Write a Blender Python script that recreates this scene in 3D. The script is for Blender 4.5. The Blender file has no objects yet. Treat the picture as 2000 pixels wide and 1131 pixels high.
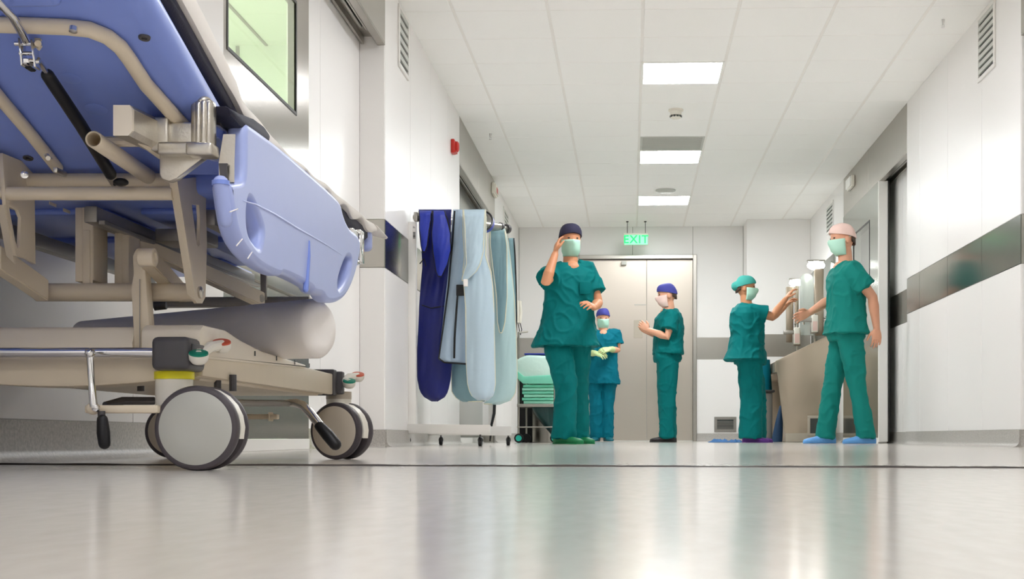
import bpy, bmesh, math, random
from mathutils import Vector, Matrix, noise
random.seed(7)
SC = bpy.context.scene
COL = SC.collection
PI = math.pi
# ------------------------------------------------------------------ camera frame
F, CX, HY, CAMZ = 2640.0, 1139.0, 853.0, 0.060
YAW = math.radians(2.0)
cS, sS = math.cos(YAW), math.sin(YAW)
def P(px, py, D):
    L = (px-CX)/F*D
    return Vector((L*cS-D*sS, L*sS+D*cS, CAMZ+(HY-py)/F*D))
def PX(px, py, X):
    r = (px-CX)/F
    return P(px, py, X/(r*cS-sS))
def PYY(px, py, Y):
    r = (px-CX)/F
    return P(px, py, Y/(r*sS+cS))
def PPL(px, py, p0, n):
    a = Vector((0, 0, CAMZ)); d = P(px, py, 1.0)-a
    t = (Vector(p0)-a).dot(n)/d.dot(n)
    return a+d*t
cam = bpy.data.cameras.new('camera'); camo = bpy.data.objects.new('camera', cam); COL.objects.link(camo)
camo.location = (0, 0, CAMZ); camo.rotation_euler = (PI/2, 0, YAW)
cam.sensor_width = 36; cam.lens = 36*F/2000
cam.shift_x = -(CX-1000)/2000; cam.shift_y = (HY-565.5)/2000
cam.clip_start = 0.02; cam.clip_end = 100
SC.camera = camo
# ------------------------------------------------------------------ materials
def lin(c):
    r = []
    for v in c:
        v = v/255.0
        r.append(v/12.92 if v <= .04045 else ((v+.055)/1.055)**2.4)
    return (*r, 1)
def mat(name, c, rough=.5, metal=0., spec=.5, emit=None, es=0., coat=0., noise_amt=0., noise_scale=40., bump=0., bump_scale=30., stretch=None, trans=0., ior=1.45, sheen=0.):
    m = bpy.data.materials.new(name); m.use_nodes = True
    nt = m.node_tree; b = nt.nodes['Principled BSDF']
    b.inputs['Base Color'].default_value = lin(c)
    b.inputs['Roughness'].default_value = rough
    b.inputs['Metallic'].default_value = metal
    b.inputs['Specular IOR Level'].default_value = spec
    b.inputs['Coat Weight'].default_value = coat
    b.inputs['Coat Roughness'].default_value = .1
    b.inputs['Transmission Weight'].default_value = trans
    b.inputs['IOR'].default_value = ior
    b.inputs['Sheen Weight'].default_value = sheen
    if emit:
        b.inputs['Emission Color'].default_value = lin(emit); b.inputs['Emission Strength'].default_value = es
    if noise_amt or bump:
        tc = nt.nodes.new('ShaderNodeTexCoord'); mp = nt.nodes.new('ShaderNodeMapping')
        nt.links.new(tc.outputs['Object'], mp.inputs['Vector'])
        if stretch: mp.inputs['Scale'].default_value = stretch
    if noise_amt:
        n = nt.nodes.new('ShaderNodeTexNoise'); n.inputs['Scale'].default_value = noise_scale; n.inputs['Detail'].default_value = 4
        nt.links.new(mp.outputs['Vector'], n.inputs['Vector'])
        mx = nt.nodes.new('ShaderNodeMix'); mx.data_type = 'RGBA'
        a = lin(c)
        mx.inputs[6].default_value = tuple(v*(1-noise_amt) for v in a[:3])+(1,)
        mx.inputs[7].default_value = tuple(min(1, v*(1+noise_amt)) for v in a[:3])+(1,)
        nt.links.new(n.outputs['Fac'], mx.inputs[0]); nt.links.new(mx.outputs[2], b.inputs['Base Color'])
    if bump:
        n2 = nt.nodes.new('ShaderNodeTexNoise'); n2.inputs['Scale'].default_value = bump_scale; n2.inputs['Detail'].default_value = 3
        nt.links.new(mp.outputs['Vector'], n2.inputs['Vector'])
        bp = nt.nodes.new('ShaderNodeBump'); bp.inputs['Strength'].default_value = bump; bp.inputs['Distance'].default_value = .01
        nt.links.new(n2.outputs['Fac'], bp.inputs['Height']); nt.links.new(bp.outputs['Normal'], b.inputs['Normal'])
    return m
M = {}
M['panel'] = mat('white_laminate', (236, 234, 232), .32, spec=.36, bump=.02, bump_scale=6)
M['gap'] = mat('panel_joint', (150, 146, 138), .6)
M['tile'] = mat('ceiling_tile', (252, 252, 250), .85, noise_amt=.02, noise_scale=300)
M['tgrid'] = mat('ceiling_grid', (242, 240, 236), .5)
M['terrazzo'] = mat('grey_terrazzo', (172, 168, 162), .4, noise_amt=.5, noise_scale=120)
M['steel'] = mat('brushed_steel', (158, 153, 145), .3, metal=1, bump=.03, bump_scale=60, stretch=(30, 30, .4))
M['door_steel'] = mat('satin_door_steel', (206, 196, 184), .36, metal=.75, bump=.02, bump_scale=40, stretch=(30, 30, .4))
M['steel_h'] = mat('satin_steel', (176, 172, 164), .34, metal=1, noise_amt=.04, noise_scale=8)
M['mirror_steel'] = mat('polished_steel', (176, 182, 176), .13, metal=1, bump=.015, bump_scale=20, stretch=(20, 20, .3))
M['stripe'] = mat('steel_stripe', (110, 112, 106), .16, metal=1, bump=.03, bump_scale=5)
M['darktrim'] = mat('dark_trim', (48, 46, 44), .5)
M['lampface'] = mat('lamp_diffuser', (255, 255, 252), .5, emit=(249, 251, 255), es=38)
M['lampfill'] = mat('lamp_diffuser_fill', (255, 255, 252), .5, emit=(249, 251, 255), es=35)  # glow of the unseen panels added over and behind the camera
M['lampfar'] = mat('lamp_diffuser_far', (255, 255, 252), .5, emit=(248, 252, 254), es=47)
M['lamprim'] = mat('lamp_rim', (240, 240, 236), .4)
M['white'] = mat('white_paint', (236, 234, 230), .35, spec=.5)
M['whiteplastic'] = mat('white_plastic', (232, 228, 216), .4)
M['red'] = mat('red_plastic', (190, 40, 30), .35)
M['beige'] = mat('beige_enamel', (214, 201, 178), .38, spec=.5, noise_amt=.03, noise_scale=30)
M['cream'] = mat('cream_plastic', (226, 216, 198), .4, noise_amt=.02, noise_scale=20)
M['blue'] = mat('blue_plastic', (126, 148, 222), .36, spec=.5, noise_amt=.02, noise_scale=20)
M['blue_lit'] = mat('lit_blue_plastic', (168, 182, 234), .34, spec=.5, noise_amt=.02, noise_scale=20)  # same plastic as the underside, overhead light put into this paler blue
M['navyfab'] = mat('navy_mattress_cover', (24, 25, 48), .6, bump=.1, bump_scale=300)
M['sheet'] = mat('white_sheet', (236, 232, 226), .8, bump=.3, bump_scale=18)
M['paper'] = mat('white_paper', (246, 242, 238), .6, bump=.05, bump_scale=10)
M['chrome'] = mat('chrome', (225, 225, 225), .08, metal=1)
M['alu'] = mat('cast_aluminium', (205, 200, 190), .3, metal=1, bump=.08, bump_scale=180)
M['greyrail'] = mat('grey_rail', (150, 146, 140), .4, metal=.6)
M['black'] = mat('black_rubber', (14, 14, 17), .45)
M['charcoal'] = mat('charcoal_plastic', (74, 72, 74), .4)
M['tyre'] = mat('grey_tyre', (72, 66, 70), .5)
M['hubgrey'] = mat('grey_hub_cover', (178, 178, 170), .4, noise_amt=.02, noise_scale=15)
M['hubbeige'] = mat('beige_hub_cover', (190, 180, 164), .4, noise_amt=.02, noise_scale=15)
M['yellow'] = mat('yellow_ring', (236, 226, 20), .4)
M['pedred'] = mat('red_pedal', (205, 92, 66), .4)
M['pedgreen'] = mat('green_pedal', (20, 130, 105), .4)
M['glass'] = mat('green_glass', (246, 252, 245), .0, trans=1, ior=1.45)
M['orwall'] = mat('pale_green_wall', (226, 234, 221), .6)
M['scrub'] = mat('teal_scrub_cloth', (0, 106, 106), .75, noise_amt=.1, noise_scale=5, bump=.25, bump_scale=14, spec=.15)
M['scrub2'] = mat('blue_teal_scrub_cloth', (0, 100, 118), .75, noise_amt=.1, noise_scale=5, bump=.25, bump_scale=14, spec=.15)
M['scrub3'] = mat('green_teal_scrub_cloth', (22, 122, 113), .75, noise_amt=.1, noise_scale=5, bump=.25, bump_scale=14, spec=.15)
M['skin'] = mat('skin', (216, 158, 128), .5, noise_amt=.06, noise_scale=12)
M['skin2'] = mat('tan_skin', (200, 138, 100), .5, noise_amt=.06, noise_scale=12)
M['hair'] = mat('dark_hair', (84, 62, 50), .6)
M['eye'] = mat('dark_eye', (30, 24, 22), .2)
M['mask'] = mat('pale_green_mask', (178, 220, 200), .8)
M['capdark'] = mat('navy_cap', (38, 36, 62), .8)
M['cappurple'] = mat('violet_blue_cap', (62, 64, 142), .8)
M['capteal'] = mat('teal_cap', (56, 150, 140), .8)
M['cappink'] = mat('pale_pink_cap', (226, 196, 186), .8)
M['shoegreen'] = mat('green_shoe', (0, 110, 62), .5)
M['shoeblack'] = mat('black_shoe', (34, 26, 28), .5)
M['shoepurple'] = mat('purple_shoe', (100, 50, 140), .5)
M['shoeteal'] = mat('teal_shoe', (0, 92, 104), .5)
M['shoecover'] = mat('blue_shoe_cover', (96, 156, 216), .5, bump=.3, bump_scale=60)
M['glove'] = mat('pale_green_glove', (188, 208, 150), .55)
M['navyvinyl'] = mat('navy_vinyl', (14, 24, 104), .38, bump=.2, bump_scale=14)
M['bluevinyl'] = mat('royal_blue_vinyl', (40, 58, 170), .4, bump=.15, bump_scale=20)
M['paleblue'] = mat('pale_blue_vinyl', (188, 210, 224), .4, bump=.2, bump_scale=14)
M['greyblue'] = mat('grey_blue_vinyl', (166, 186, 206), .42, bump=.2, bump_scale=14)
M['aqua'] = mat('pale_aqua_vinyl', (184, 214, 216), .4, bump=.2, bump_scale=14)
M['tealgrey'] = mat('grey_teal_vinyl', (128, 162, 170), .45, bump=.2, bump_scale=14)
M['piping'] = mat('cream_piping', (222, 220, 196), .6)
M['mint'] = mat('mint_linen', (128, 216, 188), .8, bump=.2, bump_scale=30)
M['mint2'] = mat('light_mint_linen', (160, 228, 204), .8, bump=.2, bump_scale=30)
M['mintlite'] = mat('pale_mint_linen', (212, 242, 232), .8, bump=.2, bump_scale=30)
M['darkbag'] = mat('dark_green_bag', (30, 66, 66), .3, bump=.3, bump_scale=15)
M['bluebag'] = mat('dark_blue_bag', (24, 56, 88), .5, bump=.3, bump_scale=15)
M['bluecloth'] = mat('blue_cloth', (34, 94, 150), .7, bump=.3, bump_scale=40)
M['tealcaster'] = mat('teal_caster', (40, 190, 170), .4)
M['sinksteel'] = mat('sink_steel', (178, 164, 146), .32, metal=.85, bump=.02, bump_scale=30, stretch=(.4, 30, 30))
M['exitpanel'] = mat('exit_panel', (150, 235, 185), .4, emit=(110, 235, 165), es=.75)
M['exitgreen'] = mat('exit_letters', (0, 190, 90), .4, emit=(10, 225, 110), es=1.1)
M['clearplastic'] = mat('clear_plastic', (225, 232, 226), .12, trans=.55)
M['seam'] = mat('floor_joint', (62, 56, 52), .6)
M['vent'] = mat('grey_vent', (196, 198, 192), .4)
M['ventdark'] = mat('vent_shadow', (70, 74, 72), .7)
M['lampwhite'] = mat('wash_lamp_glow', (255, 255, 255), .4, emit=(255, 255, 250), es=22)
M['cove'] = mat('floor_cove', (196, 191, 183), .3, noise_amt=.2, noise_scale=260)
# floor: speckled polished vinyl
m = mat('polished_floor', (214, 208, 201), .145, spec=.6, noise_amt=.1, noise_scale=60, stretch=(1, .3, 1)); M['floor'] = m
for nm, an, rg in (('steel', .75, .24), ('door_steel', .6, .36), ('mirror_steel', .5, .14), ('steel_h', .4, .3)):
    nt = M[nm].node_tree; b = nt.nodes['Principled BSDF']; tg = nt.nodes.new('ShaderNodeTangent'); tg.direction_type = 'RADIAL'; tg.axis = 'Z'
    b.inputs['Anisotropic'].default_value = an; b.inputs['Roughness'].default_value = rg; nt.links.new(tg.outputs['Tangent'], b.inputs['Tangent'])
# ------------------------------------------------------------------ mesh builder
class MB:
    def __init__(s): s.bm = bmesh.new()
    def quad_loft(s, rings, cap=True, closed=True):
        vs = [[s.bm.verts.new(p) for p in r] for r in rings]
        n = len(rings[0])
        for a, b in zip(vs, vs[1:]):
            for i in range(n if closed else n-1):
                j = (i+1) % n
                try: s.bm.faces.new((a[i], a[j], b[j], b[i]))
                except ValueError: pass
        if cap and closed:
            s.bm.faces.new(list(reversed(vs[0]))); s.bm.faces.new(vs[-1])
        return s
    def box(s, lo, hi, bev=0., seg=2, rot=None, piv=None):
        lo, hi = [min(a, b) for a, b in zip(lo, hi)], [max(a, b) for a, b in zip(lo, hi)]
        c = [(a+b)/2 for a, b in zip(lo, hi)]; d = [max(b-a, 1e-5) for a, b in zip(lo, hi)]
        mt = Matrix.Translation(c) @ Matrix.Diagonal((*d, 1))
        r = bmesh.ops.create_cube(s.bm, size=1, matrix=mt); vs = r['verts']
        if bev:
            es = list({e for v in vs for e in v.link_edges})
            q = bmesh.ops.bevel(s.bm, geom=es, offset=min(bev, min(d)*.48), segments=seg, affect='EDGES', profile=.5)
            vs = [v for v in q['verts'] if v.is_valid]
        if rot:
            piv = Vector(piv if piv else c)
            R = Matrix.Translation(piv) @ rot.to_4x4() @ Matrix.Translation(-piv)
            bmesh.ops.transform(s.bm, matrix=R, verts=vs)
        return s
    def tube(s, pts, r, n=14, capround=False):
        pts = [Vector(p) for p in pts]
        rs = r if isinstance(r, (list, tuple)) else [r]*len(pts)
        rs = list(rs)
        if capround:
            d0 = (pts[0]-pts[1]).normalized(); d1 = (pts[-1]-pts[-2]).normalized()
            a, b, ra, rb = pts[0], pts[-1], rs[0], rs[-1]
            pts = [a+d0*ra*.98, a+d0*ra*.8, a+d0*ra*.45]+pts+[b+d1*rb*.45, b+d1*rb*.8, b+d1*rb*.98]
            rs = [ra*.15, ra*.6, ra*.89]+rs+[rb*.89, rb*.6, rb*.15]
        rings = []; u = None
        for i, p in enumerate(pts):
            if i == 0: t = pts[1]-pts[0]
            elif i == len(pts)-1: t = pts[-1]-pts[-2]
            else: t = (pts[i+1]-pts[i]).normalized()+(pts[i]-pts[i-1]).normalized()
            t = t.normalized()
            if u is None:
                u = t.cross(Vector((0, 0, 1)))
                if u.length < .1: u = t.cross(Vector((1, 0, 0)))
            u = (u-t*u.dot(t)).normalized(); v = t.cross(u)
            rings.append([p+(u*math.cos(2*PI*k/n)+v*math.sin(2*PI*k/n))*rs[i] for k in range(n)])
        return s.quad_loft(rings)
    def cyl(s, a, b, r, r2=None, n=24): return s.tube([a, b], [r, r if r2 is None else r2], n)
    def lathe(s, c, ax, prof, n=40):
        # prof: (distance along axis, radius)
        ax = Vector(ax).normalized(); c = Vector(c)
        u = ax.cross(Vector((0, 0, 1)))
        if u.length < .1: u = Vector((1, 0, 0))
        u.normalize(); v = ax.cross(u)
        rings = [[c+ax*h+(u*math.cos(2*PI*k/n)+v*math.sin(2*PI*k/n))*max(r, 1e-4) for k in range(n)] for h, r in prof]
        return s.quad_loft(rings)
    def prism(s, poly, d, bev=0.):
        poly = [Vector(p) for p in poly]; d = Vector(d)
        a = [s.bm.verts.new(p) for p in poly]; b = [s.bm.verts.new(p+d) for p in poly]
        n = len(poly); fs = [s.bm.faces.new(list(reversed(a))), s.bm.faces.new(b)]
        for i in range(n):
            j = (i+1) % n; fs.append(s.bm.faces.new((a[i], a[j], b[j], b[i])))
        bmesh.ops.recalc_face_normals(s.bm, faces=fs)
        if bev:
            es = list({e for f in fs for e in f.edges})
            bmesh.ops.bevel(s.bm, geom=es, offset=bev, segments=2, affect='EDGES', profile=.5)
        return s
    def ell(s, c, r, rot=None, u=16, v=10):
        mt = Matrix.Translation(c) @ (rot.to_4x4() if rot else Matrix()) @ Matrix.Diagonal((*r, 1))
        bmesh.ops.create_uvsphere(s.bm, u_segments=u, v_segments=v, radius=1, matrix=mt); return s
    def mesh(s, name, ang=35):
        bmesh.ops.recalc_face_normals(s.bm, faces=s.bm.faces[:])
        me = bpy.data.meshes.new(name); s.bm.to_mesh(me); s.bm.free()
        for p in me.polygons: p.use_smooth = True
        me.set_sharp_from_angle(angle=math.radians(ang))
        return me
    def build(s, name, m, parent=None, ang=35, mats=None):
        return link(name, s.mesh(name, ang), m, parent)
ROOT = {}
def link(name, me, m, parent=None):
    o = bpy.data.objects.new(name, me); COL.objects.link(o)
    if m is not None:
        me.materials.clear(); me.materials.append(M[m] if isinstance(m, str) else m)
    if parent is not None:
        o.parent = parent
        if parent.type == 'EMPTY': o.matrix_parent_inverse = Matrix.LocRotScale(parent.location, parent.rotation_euler, None).inverted()
    return o
def thing(name, label, cat, loc=(0, 0, 0), group=None):
    o = bpy.data.objects.new(name, None); COL.objects.link(o); o.location = loc
    o.empty_display_size = .1
    o['label'] = label; o['category'] = cat
    if group: o['group'] = group
    return o
def tag(o, label, cat, group=None):
    o['label'] = label; o['category'] = cat
    if group: o['group'] = group
    return o
def struct(o): o['kind'] = 'structure'; return o
def evald(o):
    dg = bpy.context.evaluated_depsgraph_get(); dg.update()
    me = bpy.data.meshes.new_from_object(o.evaluated_get(dg)); return me
def remesh(bm_or_mb, name, vox, smooth=4, fold=0., fscale=(9, 9, 2.2), seed=0):
    mb = bm_or_mb
    bmesh.ops.recalc_face_normals(mb.bm, faces=mb.bm.faces[:])
    me = bpy.data.meshes.new(name); mb.bm.to_mesh(me); mb.bm.free()
    o = bpy.data.objects.new(name+'_tmp', me); COL.objects.link(o)
    r = o.modifiers.new('r', 'REMESH'); r.mode = 'VOXEL'; r.voxel_size = vox
    if smooth:
        q = o.modifiers.new('s', 'SMOOTH'); q.factor = .5; q.iterations = smooth
    m2 = evald(o)
    bpy.data.objects.remove(o)
    if fold:
        m2.update()
        nr = [v.normal.copy() for v in m2.vertices]
        for v, n in zip(m2.vertices, nr):
            c = v.co
            a = noise.noise(Vector((c.x*fscale[0]+seed, c.y*fscale[1], c.z*fscale[2])))
            b = noise.noise(Vector((c.x*fscale[0]*2.3+seed, c.y*fscale[1]*2.3+5, c.z*fscale[2]*2.5+c.x*6)))
            d = noise.noise(Vector((c.x*5+c.z*5+seed*3, c.y*5, c.z*4-c.x*5))); e = noise.noise(Vector((c.x*8-c.z*7+seed, c.y*8+3, c.z*6+c.x*4)))
            v.co = c+n*fold*(a*.8+b*.4+.5*(1-min(1, abs(d)*4))**1.5+.3*(1-min(1, abs(e)*4))**1.5-.2)
    m2.name = name
    for p in m2.polygons: p.use_smooth = True
    return m2
def copy_tree(root, loc, label=None, group=None, name=None):
    r = root.copy(); COL.objects.link(r); r.location = loc
    if label: r['label'] = label
    if group: r['group'] = group
    for ch in list(root.children):
        c = ch.copy(); COL.objects.link(c); c.parent = r
        for g in list(ch.children):
            d = g.copy(); COL.objects.link(d); d.parent = c
    return r
# ================================================================== ROOM
XL, XR, YB, H = -1.433, 2.228, 17.36, 2.754
Y0 = -7.0
REC = 0.15
SZ0, SZ1 = 1.05, 1.33      # steel stripe
def wallrun(mb, back, strip, X, sgn, ys, stripe=True, z1=H):
    """panelled wall run at plane X, room on the side sgn; ys = joints"""
    for a, b in zip(ys, ys[1:]):
        g = .0025
        x0, x1 = X, X-sgn*.02
        if stripe:
            mb.box((x0, a+g, .10), (x1, b-g, SZ0-.002), .002, 1)
            mb.box((x0, a+g, SZ1+.002), (x1, b-g, z1), .002, 1)
            strip.box((X+sgn*.001, a+g, SZ0), (x1, b-g, SZ1), .0015, 1)
        else:
            mb.box((x0, a+g, .10), (x1, b-g, z1), .002, 1)
    back.box((X-sgn*.012, ys[0], 0), (X-sgn*.10, ys[-1], z1))
LD = [(4.72, 7.86), (11.30, 14.25)]      # portals left
RD = [(4.72, 7.80), (10.98, 14.22)]      # portals right
def steps(a, b, st):
    n = max(1, round((b-a)/st)); return [a+(b-a)*i/n for i in range(n+1)]
# ---- floor
fb = MB(); fb.box((-5, Y0-.6, -.1), (5.5, 18, 0)); floor = struct(fb.build('floor', 'floor'))
# ---- ceiling: lay-in tiles on a grid
LIGHTS = [(.08, -5.27), (.08, -2.27), (.08, .73), (.08, 6.73), (.08, 9.73), (.08, 12.73), (.08, 15.13)]
VENTC = (.08, 12.13)
cb = MB()
holes = {(round(a, 2), round(b, 2)) for a, b in LIGHTS}
gy = [.13+.6*k for k in range(-12, 30)]
gx = [-1.72+.6*k for k in range(0, 8)]
for x in gx:
    for y in gy:
        if (round(x, 2), round(y, 2)) in holes: continue
        a, b = max(x+.004, XL-.16), min(x+.596, XR+.16)
        if b-a < .02: continue
        cb.box((a+.006, y+.0035, H), (b-.006, min(y+.5965, YB+.1), H+.02), .002, 1)
ceil = struct(cb.build('ceiling', 'tile'))
gb = MB()
for x in gx: gb.box((x-.010, Y0, H+.0012), (x+.010, YB+.1, H+.03))
for y in gy: gb.box((XL-.16, y-.008, H+.0016), (XR+.16, y+.008, H+.03))
struct(gb.build('ceiling_grid', 'tgrid', ceil))
sb = MB(); sb.box((-1.7, Y0, H+.05), (2.5, 18, H+.08)); struct(sb.build('ceiling_slab', 'gap', ceil))
# ---- left wall
pl, bk, st = MB(), MB(), MB()
wallrun(pl, bk, st, XL, 1, [Y0]+steps(Y0+.4, 4.72, .9))
wallrun(pl, bk, st, XL, 1, [7.86, 8.76, 9.66, 10.56, 11.30])
wallrun(pl, bk, st, XL, 1, steps(14.25, YB, .9))
# recess planes
wallrun(pl, bk, st, XL-REC, 1, [6.60, 6.85, 7.86], stripe=False, z1=2.46)
wallrun(pl, bk, st, XL-REC, 1, [4.72, 5.12], stripe=False, z1=2.46)
wallrun(pl, bk, st, XL-REC, 1, [11.30, 11.62, 12.5, 13.4, 14.25], stripe=False, z1=2.46)
bk.box((XL-REC-.012, 5.12, 2.30), (XL-REC-.10, 6.60, 2.46))
# jamb faces
for y, d in ((4.72, -1), (7.86, 1), (11.30, -1), (14.25, 1)):
    lo, hi = y-d*.004, y+d*.02
    pl.box((XL-.004, lo, .10), (XL-REC, hi, SZ0-.002), .002, 1); pl.box((XL-.004, lo, SZ1+.002), (XL-REC, hi, 2.46), .002, 1)
    bk.box((XL-.012, lo+d*.012, 0), (XL-REC-.02, lo+d*.1, 2.46))
wl = struct(bk.build('wall_left', 'gap'))
struct(pl.build('wall_panels', 'panel', wl)); struct(st.build('wall_stripe', 'stripe', wl))
jb = MB()
for y, d in ((4.72, -1), (7.86, 1), (11.30, -1), (14.25, 1)):
    jb.box((XL-.004, y-d*.005, SZ0), (XL-REC, y+d*.02, SZ1), .0015, 1)
struct(jb.build('jamb_stripe', 'steel_h', wl))
# ---- right wall
pl, bk, st = MB(), MB(), MB()
wallrun(pl, bk, st, XR, -1, [Y0]+steps(Y0+.4, 4.72, .9))
wallrun(pl, bk, st, XR, -1, [7.80, 8.66, 9.58, 10.50, 10.98])
wallrun(pl, bk, st, XR, -1, steps(14.22, YB, .9), stripe=False)
jb = MB()
wallrun(pl, bk, jb, XR+REC, -1, [10.98, 11.9, 12.45], z1=2.46)
wallrun(pl, bk, st, XR+REC, -1, [12.45, 13.3, 14.22], z1=2.46, stripe=False)
wallrun(pl, bk, st, XR+REC, -1, [4.72, 6.2, 7.80], z1=2.46)
for y, d in ((4.72, -1), (7.80, 1), (10.98, -1), (14.22, 1)):
    pl.box((XR+.004, y-d*.004, .10), (XR+REC, y+d*.02, SZ0-.002), .002, 1); pl.box((XR+.004, y-d*.004, SZ1+.002), (XR+REC, y+d*.02, 2.46), .002, 1)
    bk.box((XR+.012, y+d*.012, 0), (XR+REC+.02, y+d*.1, 2.46)); jb.box((XR+.004, y-d*.005, SZ0), (XR+REC, y+d*.02, SZ1), .0015, 1)
# white pillar in the back right corner
pl.box((1.445, 16.82, .10), (XR-.001, YB, H), .003, 1)
wr = struct(bk.build('wall_right', 'gap'))
struct(pl.build('wall_panels', 'panel', wr)); struct(st.build('wall_stripe', 'stripe', wr)); struct(jb.build('jamb_stripe', 'steel_h', wr))
# ---- back wall with door opening
DX0, DX1, DZ = -.66, .80, 2.34
pl, bk, st = MB(), MB(), MB()
def bpan(x0, x1, z0, z1): pl.box((x0+.0025, YB, z0), (x1-.0025, YB+.02, z1), .002, 1)
bpan(XL, DX0, SZ1, H); bpan(XL, DX0, .1, SZ0); bpan(DX1, 1.445, SZ1, H); bpan(DX1, 1.445, .1, SZ0)
for a, b in ((DX0, .03), (.03, DX1)): bpan(a, b, DZ, H)
st.box((XL, YB-.001, SZ0), (DX0, YB+.02, SZ1), .0015, 1); st.box((DX1, YB-.001, SZ0), (1.445, YB+.02, SZ1), .0015, 1)
st.box((1.445, 16.819, SZ0), (XR, 16.86, SZ1), .0015, 1)
bk.box((XL-.3, YB+.012, 0), (DX0, YB+.12, H)); bk.box((DX1, YB+.012, 0), (XR+.3, YB+.12, H)); bk.box((DX0, YB+.012, DZ), (DX1, YB+.12, H))
wb = struct(bk.build('wall_back', 'gap'))
struct(pl.build('wall_panels', 'panel', wb)); struct(st.build('wall_stripe', 'steel_h', wb))
nb_ = MB(); nb_.box((XL-.3, Y0-.1, 0), (XR+.3, Y0, H)); struct(nb_.build('wall_near', 'panel'))
# ---- baseboards (coved terrazzo)
def base(name, segs):
    mb = MB()
    for a, b, n in segs:      # a,b floor points, n inward normal
        a, b, n = Vector((*a, 0)), Vector((*b, 0)), Vector((*n, 0))
        prof = [(-.005, 0), (.045, 0), (.030, .004), (.018, .013), (.010, .028), (.008, .1), (-.005, .1)]
        mb.quad_loft([[a+n*o+Vector((0, 0, z)) for o, z in prof], [b+n*o+Vector((0, 0, z)) for o, z in prof]])
    return struct(mb.build(name, 'terrazzo', None, 50))
XLr, XRr = XL-REC, XR+REC
base('baseboard_left', [((XL, Y0), (XL, 4.72), (1, 0)), ((XLr, 4.72), (XLr, 5.10), (1, 0)), ((XLr, 6.62), (XLr, 7.86), (1, 0)), ((XLr, 7.86), (XL, 7.86), (0, -1)), ((XL, 7.86), (XL, 11.30), (1, 0)), ((XLr, 11.30), (XLr, 14.25), (1, 0)), ((XL, 14.25), (XL, YB), (1, 0))])
base('baseboard_right', [((XR, Y0), (XR, 4.72), (-1, 0)), ((XRr, 4.72), (XRr, 7.8), (-1, 0)), ((XRr, 7.8), (XR, 7.8), (0, -1)), ((XR, 7.8), (XR, 10.98), (-1, 0)), ((XRr, 10.98), (XRr, 14.22), (-1, 0)), ((XRr, 14.22), (XR, 14.22), (0, -1)), ((XR, 14.22), (XR, 16.82), (-1, 0))])
base('baseboard_back', [((XL, YB), (DX0-.04, YB), (0, -1)), ((DX1+.04, YB), (1.445, YB), (0, -1)), ((1.445, 16.82), (XR, 16.82), (0, -1)), ((1.445, YB), (1.445, 16.82), (-1, 0))])
# ---- portal headers with sliding tracks
def header(n, X, sgn, y0, y1, seams):
    mb = MB(); z0, z1 = 2.36, H-.001
    ys = [y0]+seams+[y1]
    for a, b in zip(ys, ys[1:]):
        mb.box((X, a+.003, z0), (X-sgn*.012, b-.003, z1), .002, 1)
        mb.box((X, a+.003, z0-.012), (X-sgn*.045, b-.003, z0), .002, 1)
    o = struct(mb.build('trim_%d' % n, 'steel_h'))
    t = MB()
    t.box((X-sgn*.02, y0, 2.40), (X-sgn*REC, y1, 2.412))
    t.box((X-sgn*.055, y0, 2.365), (X-sgn*.070, y1-.25, 2.40), .003, 1); t.box((X-sgn*.085, y0, 2.375), (X-sgn*.10, y1-.25, 2.40), .003, 1)
    t.box((X-sgn*.125, y0, 2.355), (X-sgn*.14, y1, 2.40), .003, 1)
    struct(t.build('track', 'steel_h', o)); return o
header(1, XL, 1, *LD[0], [6.3]); header(2, XL, 1, *LD[1], [12.75])
header(3, XR, -1, *RD[0], [6.3]); header(4, XR, -1, *RD[1], [12.75])
# ---- sliding steel doors
def leaf(n, X, sgn, y0, y1, win=None, z1=2.35, bodymat='steel', th=.04):
    xa, xb = X, X-sgn*th; mb = MB()
    if win:
        wy0, wy1, wz0, wz1 = win
        mb.box((xa, y0, .051), (xb, wy0, z1)); mb.box((xa, wy1, .051), (xb, y1, z1)); mb.box((xa, wy0, .051), (xb, wy1, wz0)); mb.box((xa, wy0, wz1), (xb, wy1, z1))
    else: mb.box((xa, y0, .051), (xb, y1, z1), .002, 1)
    d = struct(mb.build('door_%d' % n, bodymat))
    if win:
        f = MB(); w = .016
        for a, b in (((wy0-w, wz0-w), (wy1+w, wz0)), ((wy0-w, wz1), (wy1+w, wz1+w)), ((wy0-w, wz0), (wy0, wz1)), ((wy1, wz0), (wy1+w, wz1))):
            f.box((xa+sgn*.003, a[0], a[1]), (xa-sgn*.010, b[0], b[1]), .001, 1)
        struct(f.build('window_frame', 'darktrim', d))
        g = MB(); g.box((xa-sgn*.002, wy0, wz0), (xa-sgn*.007, wy1, wz1)); struct(g.build('pane', 'glass', d))
    e = MB(); e.box((xa+sgn*.004, y0-.03, .012), (xb-sgn*.004, y0-.0005, z1), .004, 1); struct(e.build('edge_profile', 'white', d))
    k = MB(); k.box((xa+sgn*.004, y0, .0006), (xb, y1, .050), .001, 1); struct(k.build('bottom_seal', 'white', d))
    return d
a, b = PX(410, 850, -1.555).y, PX(599, 850, -1.555).y
w0, w1 = PX(440, 100, -1.555).y, PX(573, 222, -1.555).y
d1 = leaf(1, -1.545, 1, 5.02, b, (w0, w1, 1.56, 2.06))
for z0_, z1_ in ((.775, .82), (.70, .76)):
    f = MB(); f.box((-1.552, 5.05, z0_), (-1.525, b-.06, z1_), .004, 2); struct(f.build('bumper_strip', 'steel_h', d1))
rl = leaf(2, 2.222, -1, 12.20, 14.2, (12.66, 13.55, 1.52, 2.06), bodymat='mirror_steel', th=.075)
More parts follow.
